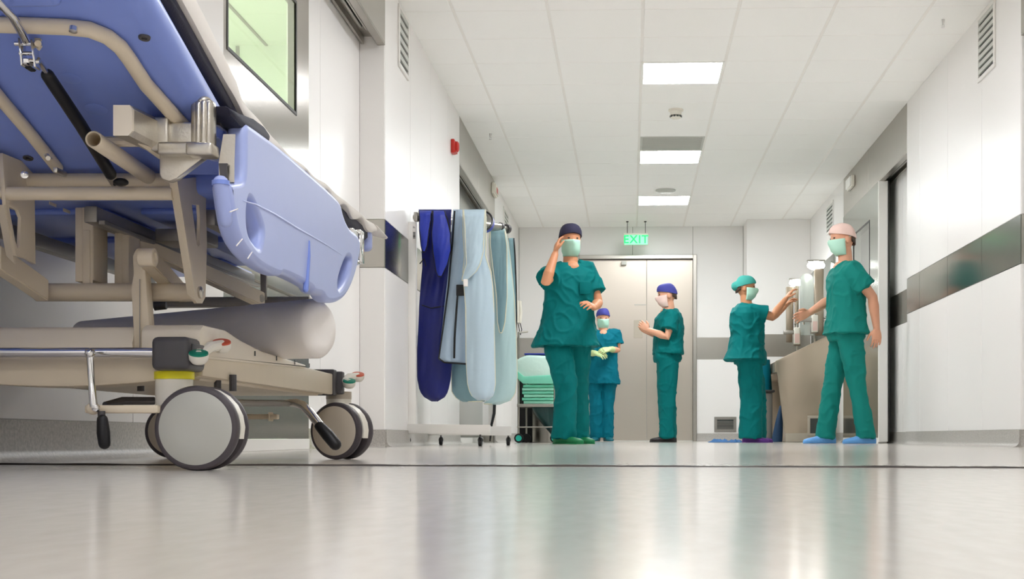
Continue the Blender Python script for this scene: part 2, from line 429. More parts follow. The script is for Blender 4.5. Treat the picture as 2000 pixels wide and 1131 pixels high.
ds = MB(); ds.box((2.301, 12.168, .012), (2.316, 12.20, 2.35), .003, 1); struct(ds.build('edge_seal', 'darktrim', rl))
leaf(3, -1.545, 1, 12.10, 14.1, None, bodymat='mirror_steel')
# leaf of the sliding door on the near right, parked outside the frame
# operating room seen through the left door window
ob = MB()
ob.box((-4.6, 3.4, -.02), (-4.55, 9.2, 2.8)); ob.box((-4.6, 9.2, -.02), (-1.69, 9.25, 2.8)); ob.box((-4.6, 3.35, -.02), (-1.69, 3.4, 2.8)); ob.box((-4.6, 3.4, 2.75), (-1.69, 9.2, 2.8))
ob.box((-1.70, 3.4, 0), (-1.69, 5.1, 2.75)); ob.box((-1.70, 6.62, 0), (-1.69, 9.2, 2.75))
struct(ob.build('wall_operating', 'orwall'))
gl = MB()
for x in (-3.9, -3.2, -2.5): gl.box((x-.01, 3.4, 2.742), (x+.01, 9.2, 2.75))
for y in (4.4, 5.6, 6.8, 8.0): gl.box((-4.55, y-.01, 2.742), (-1.7, y+.01, 2.75))
for y in (6.2, 7.6): gl.box((-4.552, y-.012, 0), (-4.54, y+.012, 2.742))
for x in (-3.4, -2.7): gl.box((x-.012, 9.19, 0), (x+.012, 9.202, 2.742))
struct(gl.build('trim_5', 'gap'))
# ---- back double door
mb = MB(); w = .05
mb.box((DX0-w, YB-.03, 0), (DX0, YB+.12, DZ+w), .004, 1); mb.box((DX1, YB-.03, 0), (DX1+w, YB+.12, DZ+w), .004, 1); mb.box((DX0, YB-.03, DZ), (DX1, YB+.12, DZ+w), .004, 1)
dr = struct(mb.build('door_4', 'steel_h'))
lf = MB(); sp = .21
lf.box((DX0, YB+.05, .01), (sp-.002, YB+.09, DZ), .002, 1); lf.box((sp+.002, YB+.05, .01), (DX1, YB+.09, DZ), .002, 1)
struct(lf.build('leaf', 'door_steel', dr))
hp = MB(); hp.box((.045, YB+.044, 1.33), (.155, YB+.05, 1.56), .002, 1); struct(hp.build('push_plate', 'hubbeige', dr))
hp = MB(); hp.box((.05, YB+.046, 1.75), (.20, YB+.05, 1.765), .001, 1); struct(hp.build('rail', 'steel_h', dr))
se = MB(); se.box((-.115, YB-.035, DZ-.075), (-.05, YB+.05, DZ-.03), .006, 2); struct(se.build('sensor', 'white', dr))
th = MB(); th.box((DX0, YB-.02, .0005), (DX1, YB+.06, .008), .002, 1); struct(th.build('threshold', 'white', dr))
# ---- floor joint ridge
a, b = P(-40, 907.5, .06*F/(907.5-HY)), P(2060, 914.5, .06*F/(914.5-HY))
mb = MB(); d = (b-a).normalized(); n = Vector((-d.y, d.x, 0)); N = 40; rings = []
for i in range(N+1):
    p = a+(b-a)*(i/N); p.z = 0; h = .0030+.0006*math.sin(i*1.7)+.0005*math.sin(i*.6)
    rings.append([p-n*.012, p-n*.006+Vector((0, 0, h)), p+n*.006+Vector((0, 0, h)), p+n*.012])
mb.quad_loft(rings); struct(mb.build('trim_6', 'seam'))
# ================================================================== CEILING AND WALL FIXTURES
light_labels = {9.73: 'bright square ceiling light panel nearest the camera, largest of the three lit in view', 12.73: 'bright square ceiling light panel in the middle, behind the grey ceiling grille', 15.13: 'bright square ceiling light panel furthest away, just above the exit sign'}
for x, y in LIGHTS:
    if y < 9:
        f = MB(); f.box((x+.012, y+.012, H-.003), (x+.588, y+.588, H+.004)); struct(f.build('unseen_light_panel', 'lampfill' if y < 5 else 'lampface', ceil)); continue  # unseen panels out of frame, added to light the near corridor
    t = thing('ceiling_light', light_labels[y], 'light', (x+.3, y+.3, H), 'square ceiling light panels')
    f = MB()
    for lo, hi in (((x, y), (x+.6, y+.018)), ((x, y+.582), (x+.6, y+.6)), ((x, y+.018), (x+.018, y+.582)), ((x+.582, y+.018), (x+.6, y+.582))):
        f.box((lo[0], lo[1], H-.006), (hi[0], hi[1], H+.05), .002, 1)
    f.build('frame', 'lamprim', t)
    f = MB(); f.box((x+.018, y+.018, H-.003), (x+.582, y+.582, H+.004)); f.build('diffuser', 'lampfill' if y < 5 else 'lampface' if y < 12 else 'lampfar', t)
# grille in the ceiling
x, y = VENTC
t = thing('ceiling_grille', 'grey slatted air grille in the ceiling beside the middle light panel', 'vent', (x+.3, y+.3, H))
f = MB(); f.box((x+.01, y+.02, H-.004), (x+.59, y+.04, H+.002)); f.box((x+.01, y+.56, H-.004), (x+.59, y+.58, H+.002)); f.box((x+.01, y+.04, H-.004), (x+.03, y+.56, H+.002)); f.box((x+.57, y+.04, H-.004), (x+.59, y+.56, H+.002))
f.build('frame', 'vent', t)
f = MB()
for k in range(18): f.box((x+.03, y+.05+k*.028, H-.004), (x+.57, y+.062+k*.028, H-.001))
f.build('slats', 'vent', t)
f = MB(); f.box((x+.03, y+.04, H-.001), (x+.57, y+.56, H)); f.build('backing', 'hubgrey', t)
# smoke detectors
c = P(1320, 214, 2.694*F/(HY-214)); c.z = H
t = thing('smoke_detector', 'round white smoke detector hanging below the ceiling between the two nearer lights', 'detector', c)
f = MB(); f.lathe(c, (0, 0, -1), [(0, .01), (0, .062), (.012, .062), (.016, .05), (.045, .046), (.05, .04)]); f.build('body', 'whiteplastic', t)
f = MB()
for k in range(10):
    a = 2*PI*k/10; p = c+Vector((math.cos(a)*.043, math.sin(a)*.043, -.056)); f.box(p-Vector((.007, .007, .010)), p+Vector((.007, .007, .006)), .001, 1)
f.build('grille', 'ventdark', t)
f = MB(); f.lathe(c+Vector((0, 0, -.062)), (0, 0, -1), [(0, .01), (0, .046), (.008, .042), (.016, .028), (.018, .004)]); f.build('cap', 'whiteplastic', t)
c = P(1300, 373, 2.694*F/(HY-371)); c.z = H
f = MB(); f.lathe(c, (0, 0, -1), [(0, .01), (0, .11), (.012, .11), (.022, .085), (.026, .02)]); tag(f.build('ceiling_diffuser', 'vent'), 'flat round disc on the ceiling just before the farthest light panel', 'detector')
# sprinklers
for px, py, lb in ((1842, 38, 'thin pendent sprinkler at the upper right of the ceiling'), (958, 261, 'thin pendent sprinkler on the left of the ceiling above the clothes rack')):
    c = P(px, py, 2.694*F/(HY-py)); c.z = H
    t = thing('sprinkler', lb, 'sprinkler', c)
    f = MB(); f.tube([c, c-Vector((0, 0, .035))], [.012, .006], 12); f.build('stem', 'chrome', t)
    f = MB(); f.lathe(c-Vector((0, 0, .05)), (0, 0, -1), [(0, .004), (.0, .012), (.003, .012), (.004, .003)], 16); f.tube([c-Vector((-.006, 0, .03)), c-Vector((-.006, 0, .052))], .002, 6); f.tube([c-Vector((.006, 0, .03)), c-Vector((.006, 0, .052))], .002, 6); f.build('deflector', 'chrome', t)
# wall grilles
def wallvent(X, sgn, y0, y1, z0, z1, lb, nsl=7, name='air_grille'):
    t = thing(name, lb, 'vent', (X, (y0+y1)/2, z0))
    f = MB(); w = .025; xa, xb = X+sgn*.012, X+sgn*.0005
    f.box((xa, y0, z0), (xb, y1, z0+w), .002, 1); f.box((xa, y0, z1-w), (xb, y1, z1), .002, 1); f.box((xa, y0, z0+w), (xb, y0+w, z1-w), .002, 1); f.box((xa, y1-w, z0+w), (xb, y1, z1-w), .002, 1)
    f.build('frame', 'white', t)
    f = MB()
    for k in range(nsl):
        z = z0+w+(z1-z0-2*w)*(k+.5)/nsl; h = (z1-z0-2*w)/nsl*.62
        f.box((X+sgn*.001, y0+w, z-.002), (X+sgn*.011, y1-w, z+h-.004), 0, 1)
    f.build('slats', 'vent', t)
    f = MB(); f.box((X+sgn*.0002, y0+w, z0+w), (X+sgn*.0008, y1-w, z1-w)); f.build('backing', 'ventdark', t)
    return t
def yX(px, X): return PX(px, 850, X).y
ya, yb = yX(777, XL), yX(796, XL)
wallvent(XL, 1, ya, yb, 2.35, 2.735, 'white slatted air grille high on the left wall', 6)
ya, yb = yX(1945, XR), yX(1912, XR)
wallvent(XR, -1, ya, yb, 2.32, 2.735, 'white slatted air grille high on the right wall', 8)
wallvent(XL, 1, 15.2, 15.75, 2.34, 2.66, 'small distant air grille on the left wall beyond the second doorway', 6)
wallvent(XR, -1, 14.9, 15.4, 2.34, 2.66, 'small distant air grille on the right wall above the scrub sink', 6)
# low vent on back wall
x0, x1 = PYY(1395, 0, YB).x, PYY(1438, 0, YB).x; z0, z1 = PYY(0, 844, YB).z, PYY(0, 815, YB).z
t = thing('floor_vent', 'small grey framed vent low on the back wall', 'vent', ((x0+x1)/2, YB, z0))
f = MB(); w = .035
f.box((x0, YB-.012, z0), (x1, YB, z0+w), .002, 1); f.box((x0, YB-.012, z1-w), (x1, YB, z1), .002, 1); f.box((x0, YB-.012, z0+w), (x0+w, YB, z1-w), .002, 1); f.box((x1-w, YB-.012, z0+w), (x1, YB, z1-w), .002, 1)
f.build('frame', 'greyrail', t)
f = MB(); f.box((x0+w, YB-.002, z0+w), (x1-w, YB, z1-w)); f.build('backing', 'ventdark', t)
f = MB()
for k in range(6): f.box((x0+w, YB-.008, z0+w+.006+k*.017), (x1-w, YB-.002, z0+w+.012+k*.017))
f.build('slats', 'greyrail', t)
# red alarm beacon
y = yX(882, XL); c = Vector((XL, y, PX(882, 287, XL).z))
t = thing('fire_alarm', 'red fire alarm sounder on the left wall', 'alarm', c)
f = MB(); f.box(c+Vector((.0, -.055, -.055)), c+Vector((.03, .055, .055)), .008, 3); f.build('base', 'red', t)
f = MB(); f.lathe(c+Vector((.03, 0, 0)), (1, 0, 0), [(0, .01), (0, .045), (.02, .043), (.03, .03), (.032, .004)]); f.box(c+Vector((.025, -.05, -.05)), c+Vector((.042, .05, -.035)), .003, 1); f.build('sounder', 'red', t)
# emergency lamps on the headers
def emlamp(px, py, X, sgn, lb, redface):
    c = PX(px, py, X); c.x = X
    t = thing('emergency_light', lb, 'light', c)
    f = MB(); f.box((X+sgn*.0005, c.y-.15, c.z-.055), (X+sgn*.035, c.y+.15, c.z+.06), .008, 2); f.build('base', 'whiteplastic', t)
    f = MB(); f.box((X+sgn*.034, c.y-.13, c.z-.045), (X+sgn*.05, c.y+.13, c.z+.05), .008, 2); f.build('lens', 'whiteplastic' if redface else 'lamprim', t)
    if redface:
        f = MB(); f.box((X+sgn*.05, c.y-.08, c.z-.035), (X+sgn*.052, c.y+.06, c.z+.02), .001, 1); f.build('sticker', 'red', t)
emlamp(962, 372, XL, 1, 'white emergency light with red sticker above the left doorway', True)
emlamp(1665, 358, XR, -1, 'white emergency light above the right doorway', False)
# EXIT sign hung from the ceiling
D = 16.9
z0, z1 = P(1242, 478, D).z, P(1242, 459, D).z; x0, x1 = P(1219, 470, D).x, P(1265, 470, D).x; yc = P(1242, 470, D).y
t = thing('exit_sign', 'glowing green EXIT sign hanging over the far double door', 'sign', ((x0+x1)/2, yc, z0))
f = MB(); f.box((x0, yc-.012, z0), (x1, yc+.012, z1), .003, 1); f.build('panel', 'exitpanel', t)
f = MB(); f.box((x0-.004, yc-.02, z1), (x1+.004, yc+.02, z1+.02), .003, 1); f.build('housing', 'whiteplastic', t)
for x in (x0+.04, x1-.03):
    f = MB(); f.tube([(x, yc, z1+.02), (x, yc, H)], .0035, 8); f.box((x-.015, yc-.01, H-.012), (x+.015, yc+.01, H), .002, 1); f.build('hanger', 'darktrim', t)
def textmesh(s, size, ext):
    cu = bpy.data.curves.new('txt', 'FONT'); cu.body = s; cu.size = size; cu.extrude = ext; cu.align_x = 'CENTER'; cu.align_y = 'CENTER'; cu.offset = size*.012; cu.space_character = 1.12
    o = bpy.data.objects.new('txt', cu); COL.objects.link(o); me = evald(o); bpy.data.objects.remove(o); return me
me = textmesh('EXIT', (z1-z0)*1.15, .002)
me.transform(Matrix.Translation(((x0+x1)/2, yc-.0135, (z0+z1)/2)) @ Matrix.Rotation(PI/2, 4, 'X'))
link('lettering', me, 'exitgreen', t)
# ================================================================== HOSPITAL BED
BED = thing('hospital_bed', 'wheeled hospital bed with raised blue backrest and beige frame at the left', 'bed', (-1.0, 3.0, 0))
def B(name, mb, m, parent=None, ang=35): return mb.build(name, m, parent or BED, ang)
# --- casters
def caster(sx, sy, wx, wy, ang, hub, tread_w=.08, ring=False):
    """stem (sx,sy); wheel centre (wx,wy), axle turned by ang from the bed's length"""
    f = MB()
    f.lathe((sx, sy, .105), (0, 0, 1), [(0, .01), (0, .030), (.004, .033), (.06, .033), (.062, .01)])
    ax = Vector((math.sin(ang), -math.cos(ang), 0)); lat = Vector((math.cos(ang), math.sin(ang), 0))
    c = Vector((wx, wy, .075))
    # shell hugging the top of the wheels between the two discs
    rings = []
    for k in range(13):
        a = math.radians(-15+k*16.5); o = lat*math.cos(a)+Vector((0, 0, 1))*math.sin(a)
        rings.append([c+o*.045-ax*.0125, c+o*.0735-ax*.0125, c+o*.0735+ax*.0125, c+o*.045+ax*.0125])
    f.quad_loft(rings)
    f.tube([Vector((sx, sy, .115)), (Vector((sx, sy, .1))+c)/2+Vector((0, 0, .03)), c], [.026, .02, .012], 12)
    fk = B('caster', f, 'whiteplastic')
    for s in (1, -1):
        w = MB(); o = c+ax*s*.014
        w.lathe(o, ax*s, [(0, .02), (0, .066), (.003, .072), (.010, .075), (.018, .075), (.024, .0725), (.0265, .068), (.0265, .066), (.02, .02)], 64)
        t = w.build('tyre', 'tyre', fk)
        h = MB(); h.lathe(o+ax*s*.018, ax*s, [(0, .02), (0, .0665), (.0075, .0665), (.0090, .064), (.0098, .03), (.0099, .001)], 64)
        h.build('hub_cap', hub, fk)
    if ring:
        r = MB(); r.lathe((sx, sy, .163), (0, 0, 1), [(0, .02), (0, .0350), (.0135, .0350), (.0135, .02)], 40); r.build('ring', 'yellow', fk)
    return fk
caster(-.820, 2.405, -.7625, 2.385, 0, 'hubgrey', ring=True)
c2 = P(668, 842, 3.58)
caster(c2.x-.015, c2.y+.03, c2.x, c2.y, math.radians(-19), 'hubbeige')
c3 = P(342, 845, 3.75)
caster(c3.x+.03, c3.y-.03, c3.x, c3.y, math.radians(8), 'hubbeige')
caster(-1.225, 2.405, -1.27, 2.385, 0, 'hubgrey', ring=True)
# --- dark corner housings over the casters
f = MB(); f.box((-.842, 2.345, .177), (-.774, 2.44, .236), .010, 3); f.box((-.776, 2.36, .186), (-.769, 2.42, .225), .003, 2); B('corner_housing', f, 'charcoal')
f = MB(); f.box((-1.26, 2.345, .177), (-1.19, 2.44, .236), .010, 3); B('corner_housing', f, 'charcoal')
a = P(640, 745, 3.53)
f = MB(); f.box((-.85, 3.50, .168), (-.772, 3.535, .236), .004, 2); f.box((-.84, 3.535, .172), (-.757, 3.56, .232), .004, 2); B('corner_housing', f, 'charcoal')
f = MB(); f.lathe((c2.x-.015, c2.y+.03, .16), (0, 0, 1), [(0, .01), (0, .034), (.02, .034), (.02, .01)]); B('stem_collar', f, 'hubbeige')
# --- chrome cross bar and pedals
f = MB(); f.tube([(-1.20, 2.362, .209), (-.842, 2.362, .209)], .0088, 16); B('foot_bar', f, 'chrome')
def pedals(cr, cg, base):
    pr = MB(); pr.tube([base, (base+cg)/2+Vector((0, 0, .004)), cg], [.008, .010, .010], 10); pr.tube([base, (base+cr)/2+Vector((0, 0, .006)), cr], [.008, .010, .010], 10)
    pa = Vector((.12, -.42, 1)).normalized(); pr.lathe(cr-pa*.012, pa, [(0, .004), (0, .012), (.006, .0165), (.014, .0172), (.0165, .0172), (.0165, .005)])
    pr.lathe(cg-pa*.012, pa, [(0, .004), (0, .012), (.006, .0165), (.014, .0172), (.0165, .0172), (.0165, .005)])
    p = B('brake_pedal', pr, 'whiteplastic')
    for c, m in ((cr, 'pedred'), (cg, 'pedgreen')):
        d = MB(); d.lathe(c+pa*.0045, pa, [(0, .004), (0, .0168), (.0025, .0164), (.0035, .014), (.0035, .002)]); d.build('foot_pad', m, p)
pedals(P(433, 674, 2.50), P(388, 696, 2.38), Vector((-.775, 2.40, .205)))
pedals(P(699, 735, 3.62), P(682, 748, 3.56), Vector((-.765, 3.55, .205)))
# --- base beams and covers
f = MB()
f.prism([(-.785, 2.43, .168), (-.785, 2.43, .252), (-.785, 2.46, .258), (-.785, 2.72, .234), (-.785, 3.50, .226), (-.785, 3.50, .176)], (-.05, 0, 0), .004)
f.box((-.776, 2.43, .170), (-.790, 3.50, .224), .003, 2)
B('side_beam', f, 'beige')
f = MB(); f.box((-1.25, 2.43, .168), (-1.20, 3.50, .230), .005, 2); B('side_beam', f, 'beige')
f = MB()   # moulded cover over the right beam
prof = [(2.405, .200), (2.405, .252), (2.425, .263), (2.56, .264), (2.66, .252), (2.82, .240), (3.1, .234), (3.2, .232), (3.2, .222)]
f.prism([(-.772, y, z) for y, z in prof], (-.11, 0, 0), .006); B('beam_cover', f, 'cream')
for y in (2.75, 2.92, 3.08, 3.22): f = MB(); f.box((-.7715, y, .226), (-.7705, y+.006, .236)); B('cover_seam', f, 'ventdark')
f = MB(); f.prism([(-.908, 2.44, .19), (-.908, 2.44, .232), (-.908, 2.455, .262), (-.908, 2.60, .264), (-.908, 2.62, .19)], (-.30, 0, 0), .008); B('column_cover', f, 'cream')
f = MB()   # curved front apron of the base
pr = []
for k in range(21):
    x = -1.19+.36*k/20; u = abs((k/20)-.45)/.55; pr.append((x, .150+.012*u*u))
poly = [Vector((x, 2.395, z)) for x, z in pr]+[Vector((-.83, 2.395, .202)), Vector((-1.19, 2.395, .202))]
f.prism(poly, (0, .09, 0), .004); B('base_apron', f, 'beige')
f = MB(); f.box((-1.22, 2.49, .165), (-.80, 3.45, .18), .004, 1); B('base_tray', f, 'beige')
f = MB(); f.box((-1.24, 3.46, .17), (-.80, 3.52, .225), .005, 2); B('cross_beam', f, 'beige')
for px in (275, 425, 455):
    q = P(px, 752, 2.62); f = MB(); f.tube([q+Vector((0, 0, .02)), q-Vector((0, 0, .012))], .007, 10); B('bolt', f, 'charcoal')
# --- steering pedal linkage at the near end
f = MB(); f.tube([P(176, 688, 2.36), P(178, 735, 2.36), P(183, 796, 2.35)], [.0062, .0062, .0068], 12); f.ell(P(176, 690, 2.36), (.009, .011, .009)); lk = B('link_rod', f, 'chrome')
f = MB(); f.box(P(176, 792, 2.39), P(308, 807, 2.36), .003, 2); f.ell(P(182, 798, 2.36), (.012, .014, .011)); sb = B('steer_bar', f, 'beige')
f = MB(); f.lathe(P(188, 797, 2.343), (0, -1, 0), [(0, .004), (0, .007), (.006, .006), (.007, .001)], 12); f.build('bolt', 'chrome', sb)
f = MB(); f.tube([P(198, 803, 2.36), P(199, 822, 2.36)], .0065, 12); f.build('grip_rod', 'charcoal', sb)
f = MB(); f.tube([P(200, 820, 2.355), P(202, 845, 2.355), P(204, 866, 2.355)], [.0095, .0115, .0105], 14, True); f.build('grip', 'black', sb)
# rear rods and far foot lever
f = MB(); f.tube([P(205, 791, 2.5), P(240, 783, 2.55), P(300, 783, 2.6)], [.006, .008, .008], 10); B('brake_shaft', f, 'charcoal')
f = MB(); f.tube([P(380, 786, 2.75), P(565, 788, 3.3)], .008, 10); B('brake_shaft', f, 'greyrail')
f = MB(); f.tube([P(560, 787, 3.3), P(578, 787, 3.29), P(592, 792, 3.28), P(607, 808, 3.27), P(626, 833, 3.26)], [.008, .0105, .011, .011, .011], 14); fl = B('foot_lever', f, 'chrome')
f = MB(); f.tube([P(624, 832, 3.26), P(640, 850, 3.25), P(655, 868, 3.245)], [.0125, .015, .0145], 16, True); f.build('grip', 'black', fl)
f = MB(); f.box(P(455, 809, 3.3), P(546, 819, 3.32), .002, 1); f.box(P(524, 805, 3.29), P(534, 823, 3.33), .002, 1); B('brake_link', f, 'beige')
# --- cross tubes and hinge plates of the lifting frame
f = MB(); f.tube([P(4, 378, 2.33), P(338, 378, 2.33)], .0118, 20); B('cross_tube', f, 'beige')
f = MB(); f.tube([P(-60, 352, 2.41), P(352, 352, 2.41)], .0125, 16); B('cross_tube', f, 'beige')
f = MB(); f.tube([P(72, 571, 2.56), P(392, 571, 2.52)], .0172, 24); B('cross_tube', f, 'beige')
f = MB(); f.box(P(-70, 600, 2.62), P(-20, 330, 2.66), .003); B('upright', f, 'beige')
def hinge_plate(X, out):
    """slotted triangular plate hanging in the length direction, front flange plus web"""
    def q(px, py): return PX(px, py, X)
    pts = [q(p, y) for p, y in out['web']]; hole = [q(p, y) for p, y in out['hole']]
    cu = bpy.data.curves.new('c', 'CURVE'); cu.dimensions = '2D'; cu.fill_mode = 'BOTH'; cu.extrude = .0025; cu.bevel_depth = .0007
    for L in (pts, hole):
        sp = cu.splines.new('POLY'); sp.points.add(len(L)-1); sp.use_cyclic_u = True
        for pnt, v in zip(sp.points, L): pnt.co = (v.y, v.z, 0, 1)
    o = bpy.data.objects.new('c', cu); COL.objects.link(o); me = evald(o); bpy.data.objects.remove(o)
    me.transform(Matrix(((0, 0, 1, X), (1, 0, 0, 0), (0, 1, 0, 0), (0, 0, 0, 1))))
    return me
me = hinge_plate(-.795, {'web': [(338, 352), (398, 345), (401, 480), (398, 580), (392, 592), (382, 592), (374, 580)], 'hole': [(371, 398), (386, 400), (388, 425), (387, 478), (384, 482), (381, 478)]})
hp = link('hinge_plate', me, 'beige', BED)
f = MB(); a1, a2 = P(330, 352, 2.315), P(346, 352, 2.31); b1, b2 = P(366, 575, 2.43), P(383, 588, 2.43)
f.quad_loft([[a1, a2, a2+Vector((0, .006, 0)), a1+Vector((0, .006, 0))], [b1, b2, b2+Vector((0, .006, 0)), b1+Vector((0, .006, 0))]]); f.build('flange', 'beige', hp)
f = MB(); q = PX(391, 571, -.79); f.lathe(q-Vector((.006, 0, 0)), (1, 0, 0), [(0, .004), (0, .011), (.008, .011), (.010, .008), (.010, .001)], 20); f.build('pivot', 'alu', hp)
me = hinge_plate(-1.075, {'web': [(2, 300), (52, 320), (64, 345), (66, 515), (50, 505), (28, 498), (8, 400)], 'hole': [(14, 404), (32, 410), (38, 425), (36, 480), (32, 486), (26, 470)]})
hp = link('hinge_plate', me, 'beige', BED)
f = MB(); a1, a2 = P(-6, 400, 2.31), P(8, 400, 2.30); b1, b2 = P(12, 500, 2.38), P(28, 515, 2.38)
f.quad_loft([[a1, a2, a2+Vector((0, .006, 0)), a1+Vector((0, .006, 0))], [b1, b2, b2+Vector((0, .006, 0)), b1+Vector((0, .006, 0))]]); f.build('flange', 'beige', hp)
f = MB(); q = P(46, 341, 2.30); f.lathe(q+Vector((0, .004, 0)), (.4, -1, 0), [(0, .004), (0, .0065), (.004, .0065), (.005, .004), (.005, .001)], 12); f.build('bolt', 'chrome', hp)
f = MB(); f.box(P(-30, 300, 2.33), P(12, 372, 2.345), .003); B('mount_plate', f, 'beige')
# --- lifting arms
def arm(name, pts, wy, th, m='beige'):
    """flat bar through points in the length direction; wy half height, th half width"""
    rings = []
    for i, p in enumerate(pts):
        p = Vector(p); rings.append([p+Vector((-th, 0, -wy[i])), p+Vector((th, 0, -wy[i])), p+Vector((th, 0, wy[i])), p+Vector((-th, 0, wy[i]))])
    f = MB(); f.quad_loft(rings); es = [e for e in f.bm.edges]; bmesh.ops.bevel(f.bm, geom=es, offset=.002, segments=2, affect='EDGES')
    return B(name, f, m)
arm('lift_arm', [P(-12, 502, 2.42), P(30, 530, 2.47), P(84, 568, 2.52)], [.022, .021, .020], .012)
a_ = arm('lift_arm', [P(284, 502, 2.45), P(318, 536, 2.52), P(362, 580, 2.64)], [.014, .016, .011], .013)
f = MB(); f.lathe(P(287, 503, 2.40)-Vector((.012, 0, 0)), (1, 0, 0), [(0, .004), (0, .0165), (.026, .0165), (.027, .015), (.027, .009), (.024, .008), (.024, .001)], 24); f.build('knuckle', 'beige', a_)
f = MB(); f.prism([P(258, 500, 2.47), P(264, 486, 2.47), P(272, 483, 2.47), P(281, 489, 2.47), P(284, 530, 2.47), P(296, 690, 2.47), P(262, 690, 2.47), P(255, 560, 2.47), P(260, 535, 2.47)], (0, .03, 0), .004); v = B('lift_link', f, 'beige')
f = MB(); f.box(P(272, 545, 2.466), P(274, 690, 2.468)); f.build('groove', 'greyrail', v)
f = MB(); f.box(P(161, 405, 2.55), P(182, 558, 2.552)); f.box(P(161, 449, 2.548), P(181, 559, 2.56), .002); f.box(P(161, 405, 2.55), P(167, 556, 2.60), .002); f.box(P(183, 405, 2.55), P(188, 556, 2.62), .002); B('actuator_bracket', f, 'beige')
f = MB(); f.tube([P(169, 416, 2.56), P(187, 416, 2.56)], .013, 16); B('bushing', f, 'beige')
f = MB(); f.lathe(P(200, 424, 2.56), (.6, -1, 0), [(0, .003), (0, .006), (.006, .006), (.007, .001)], 10); B('bolt', f, 'chrome')
f = MB(); f.box(P(238, 511, 2.60), P(252, 571, 2.612), .002); f.box(P(238, 455, 2.60), P(242, 571, 2.65), .002); f.box(P(252, 455, 2.60), P(256, 571, 2.66), .002); B('actuator_bracket', f, 'beige')
f = MB(); f.tube([P(243, 462, 2.61), P(254, 462, 2.61)], .012, 16); B('bushing', f, 'beige')
arm('parallel_link', [P(250, 468, 2.66), P(390, 530, 2.92), P(508, 585, 3.2)], [.012, .016, .0165], .012)
f = MB(); f.tube([P(498, 583, 3.19), P(512, 583, 3.18)], .009, 12); B('bushing', f, 'greyrail')
f = MB(); f.tube([P(302, 598, 2.66), P(325, 597, 2.66)], [.009, .0075], 12); B('bushing', f, 'charcoal')
# deck frame rails and far cross members
a, b = P(105, 402, 2.46), P(402, 520, 3.55)
f = MB(); f.box((-1.0, 2.44, .452), (-.975, 3.48, .482), .003); f.box((-.972, 2.44, .448), (-.960, 3.48, .456), .001, 1); B('deck_rail', f, 'greyrail')
f = MB(); f.box((-.80, 2.50, .455), (-.775, 3.48, .485), .003); B('deck_rail', f, 'greyrail')
f = MB(); f.box((-1.26, 2.50, .455), (-1.235, 3.48, .485), .003); B('deck_rail', f, 'greyrail')
q = P(310, 460, 2.70); f = MB(); f.box(q-Vector((.008, 0, .012)), q+Vector((.09, .10, .014)), .003); B('rail_bracket', f, 'greyrail')
for px, py in ((103, 399), (130, 412)): f = MB(); f.box(P(px-6, py-6, 2.47), P(px+6, py+6, 2.50), .002); B('rail_clip', f, 'hubbeige')
f = MB(); f.prism([P(195, 418, 2.62), P(218, 428, 2.62), P(238, 462, 2.62), P(200, 450, 2.62)], (0, .012, 0), .001); B('gusset', f, 'beige')
# --- deck
XD0, XD1 = -1.40, -.692  # unseen left edge widened towards the wall to block light from above
f = MB(); f.box((XD0, 2.44, .505), (XD1, 3.50, .575), .016, 3); dk = B('deck', f, 'blue')
f = MB()
for y0 in (2.60, 2.98, 3.34): f.box((XD0+.06, y0, .492), (-1.02, y0+.28, .506), .006, 2); f.box((-.955, y0, .492), (XD1-.10, y0+.28, .506), .006, 2)
f.build('moulded_rib', 'blue', dk)
# --- backrest, raised towards the camera
AL = math.radians(16.5); HYg, HZg = 2.40, .530
ud = Vector((0, -math.cos(AL), math.sin(AL))); un = Vector((0, math.sin(AL), math.cos(AL)))
def BR(x, t, h): return Vector((x, HYg, HZg))+ud*t+un*h
f = MB()
LB = 1.02; W0, W1 = XD0, XD1; sec = []
mt = Matrix(((1, 0, 0, 0), (0, ud.y, un.y, HYg), (0, ud.z, un.z, HZg), (0, 0, 0, 1)))
f.box((W0, -.02, .0), (W1, LB, .062), .026, 5)
f.box((W0+.02, .52, -.010), (W1-.115, LB-.02, .03), .012, 3)
bmesh.ops.transform(f.bm, matrix=mt, verts=f.bm.verts[:])
br = B('backrest', f, 'blue')
def onbr(px, py, h=0): return PPL(px, py, BR(0, 0, h), un)
hh = -.011
f = MB()
f.tube([onbr(-140, 44, hh), onbr(-60, 47, hh), onbr(60, 50, hh), onbr(130, 53, hh), onbr(175, 58, hh), onbr(210, 72, hh), onbr(235, 92, hh), onbr(252, 115, hh), onbr(285, 165, hh), onbr(330, 215, hh), onbr(358, 246, hh), onbr(368, 262, hh+.012)], .0118, 16)
B('backrest_tube', f, 'beige')
f = MB(); f.tube([onbr(-60, 118, hh), onbr(0, 192, hh), onbr(60, 262, hh), onbr(112, 328, hh)], .0105, 14); B('backrest_tube', f, 'beige')
f = MB(); f.box(P(85, 300, 2.22), P(103, 312, 2.25), .002); f.tube([P(92, 304, 2.215), P(94, 309, 2.2)], .004, 10); B('tube_clamp', f, 'alu'); f = MB(); f.box(P(112, 326, 2.28), P(122, 346, 2.32), .002); B('tube_clamp', f, 'alu')
for px, py in ((282, 73), (55, 308)):
    f = MB(); q = onbr(px, py, 0); f.lathe(q-un*-.002, -un, [(0, .003), (0, .0095), (.004, .0085), (.004, .0045), (.002, .004), (.002, .0005)], 18); B('bolt', f, 'charcoal')
q = onbr(143, 58, hh-.011); f = MB(); f.lathe(q, -un, [(-.004, .003), (-.004, .006), (.003, .006), (.004, .001)], 12); B('bolt', f, 'chrome')
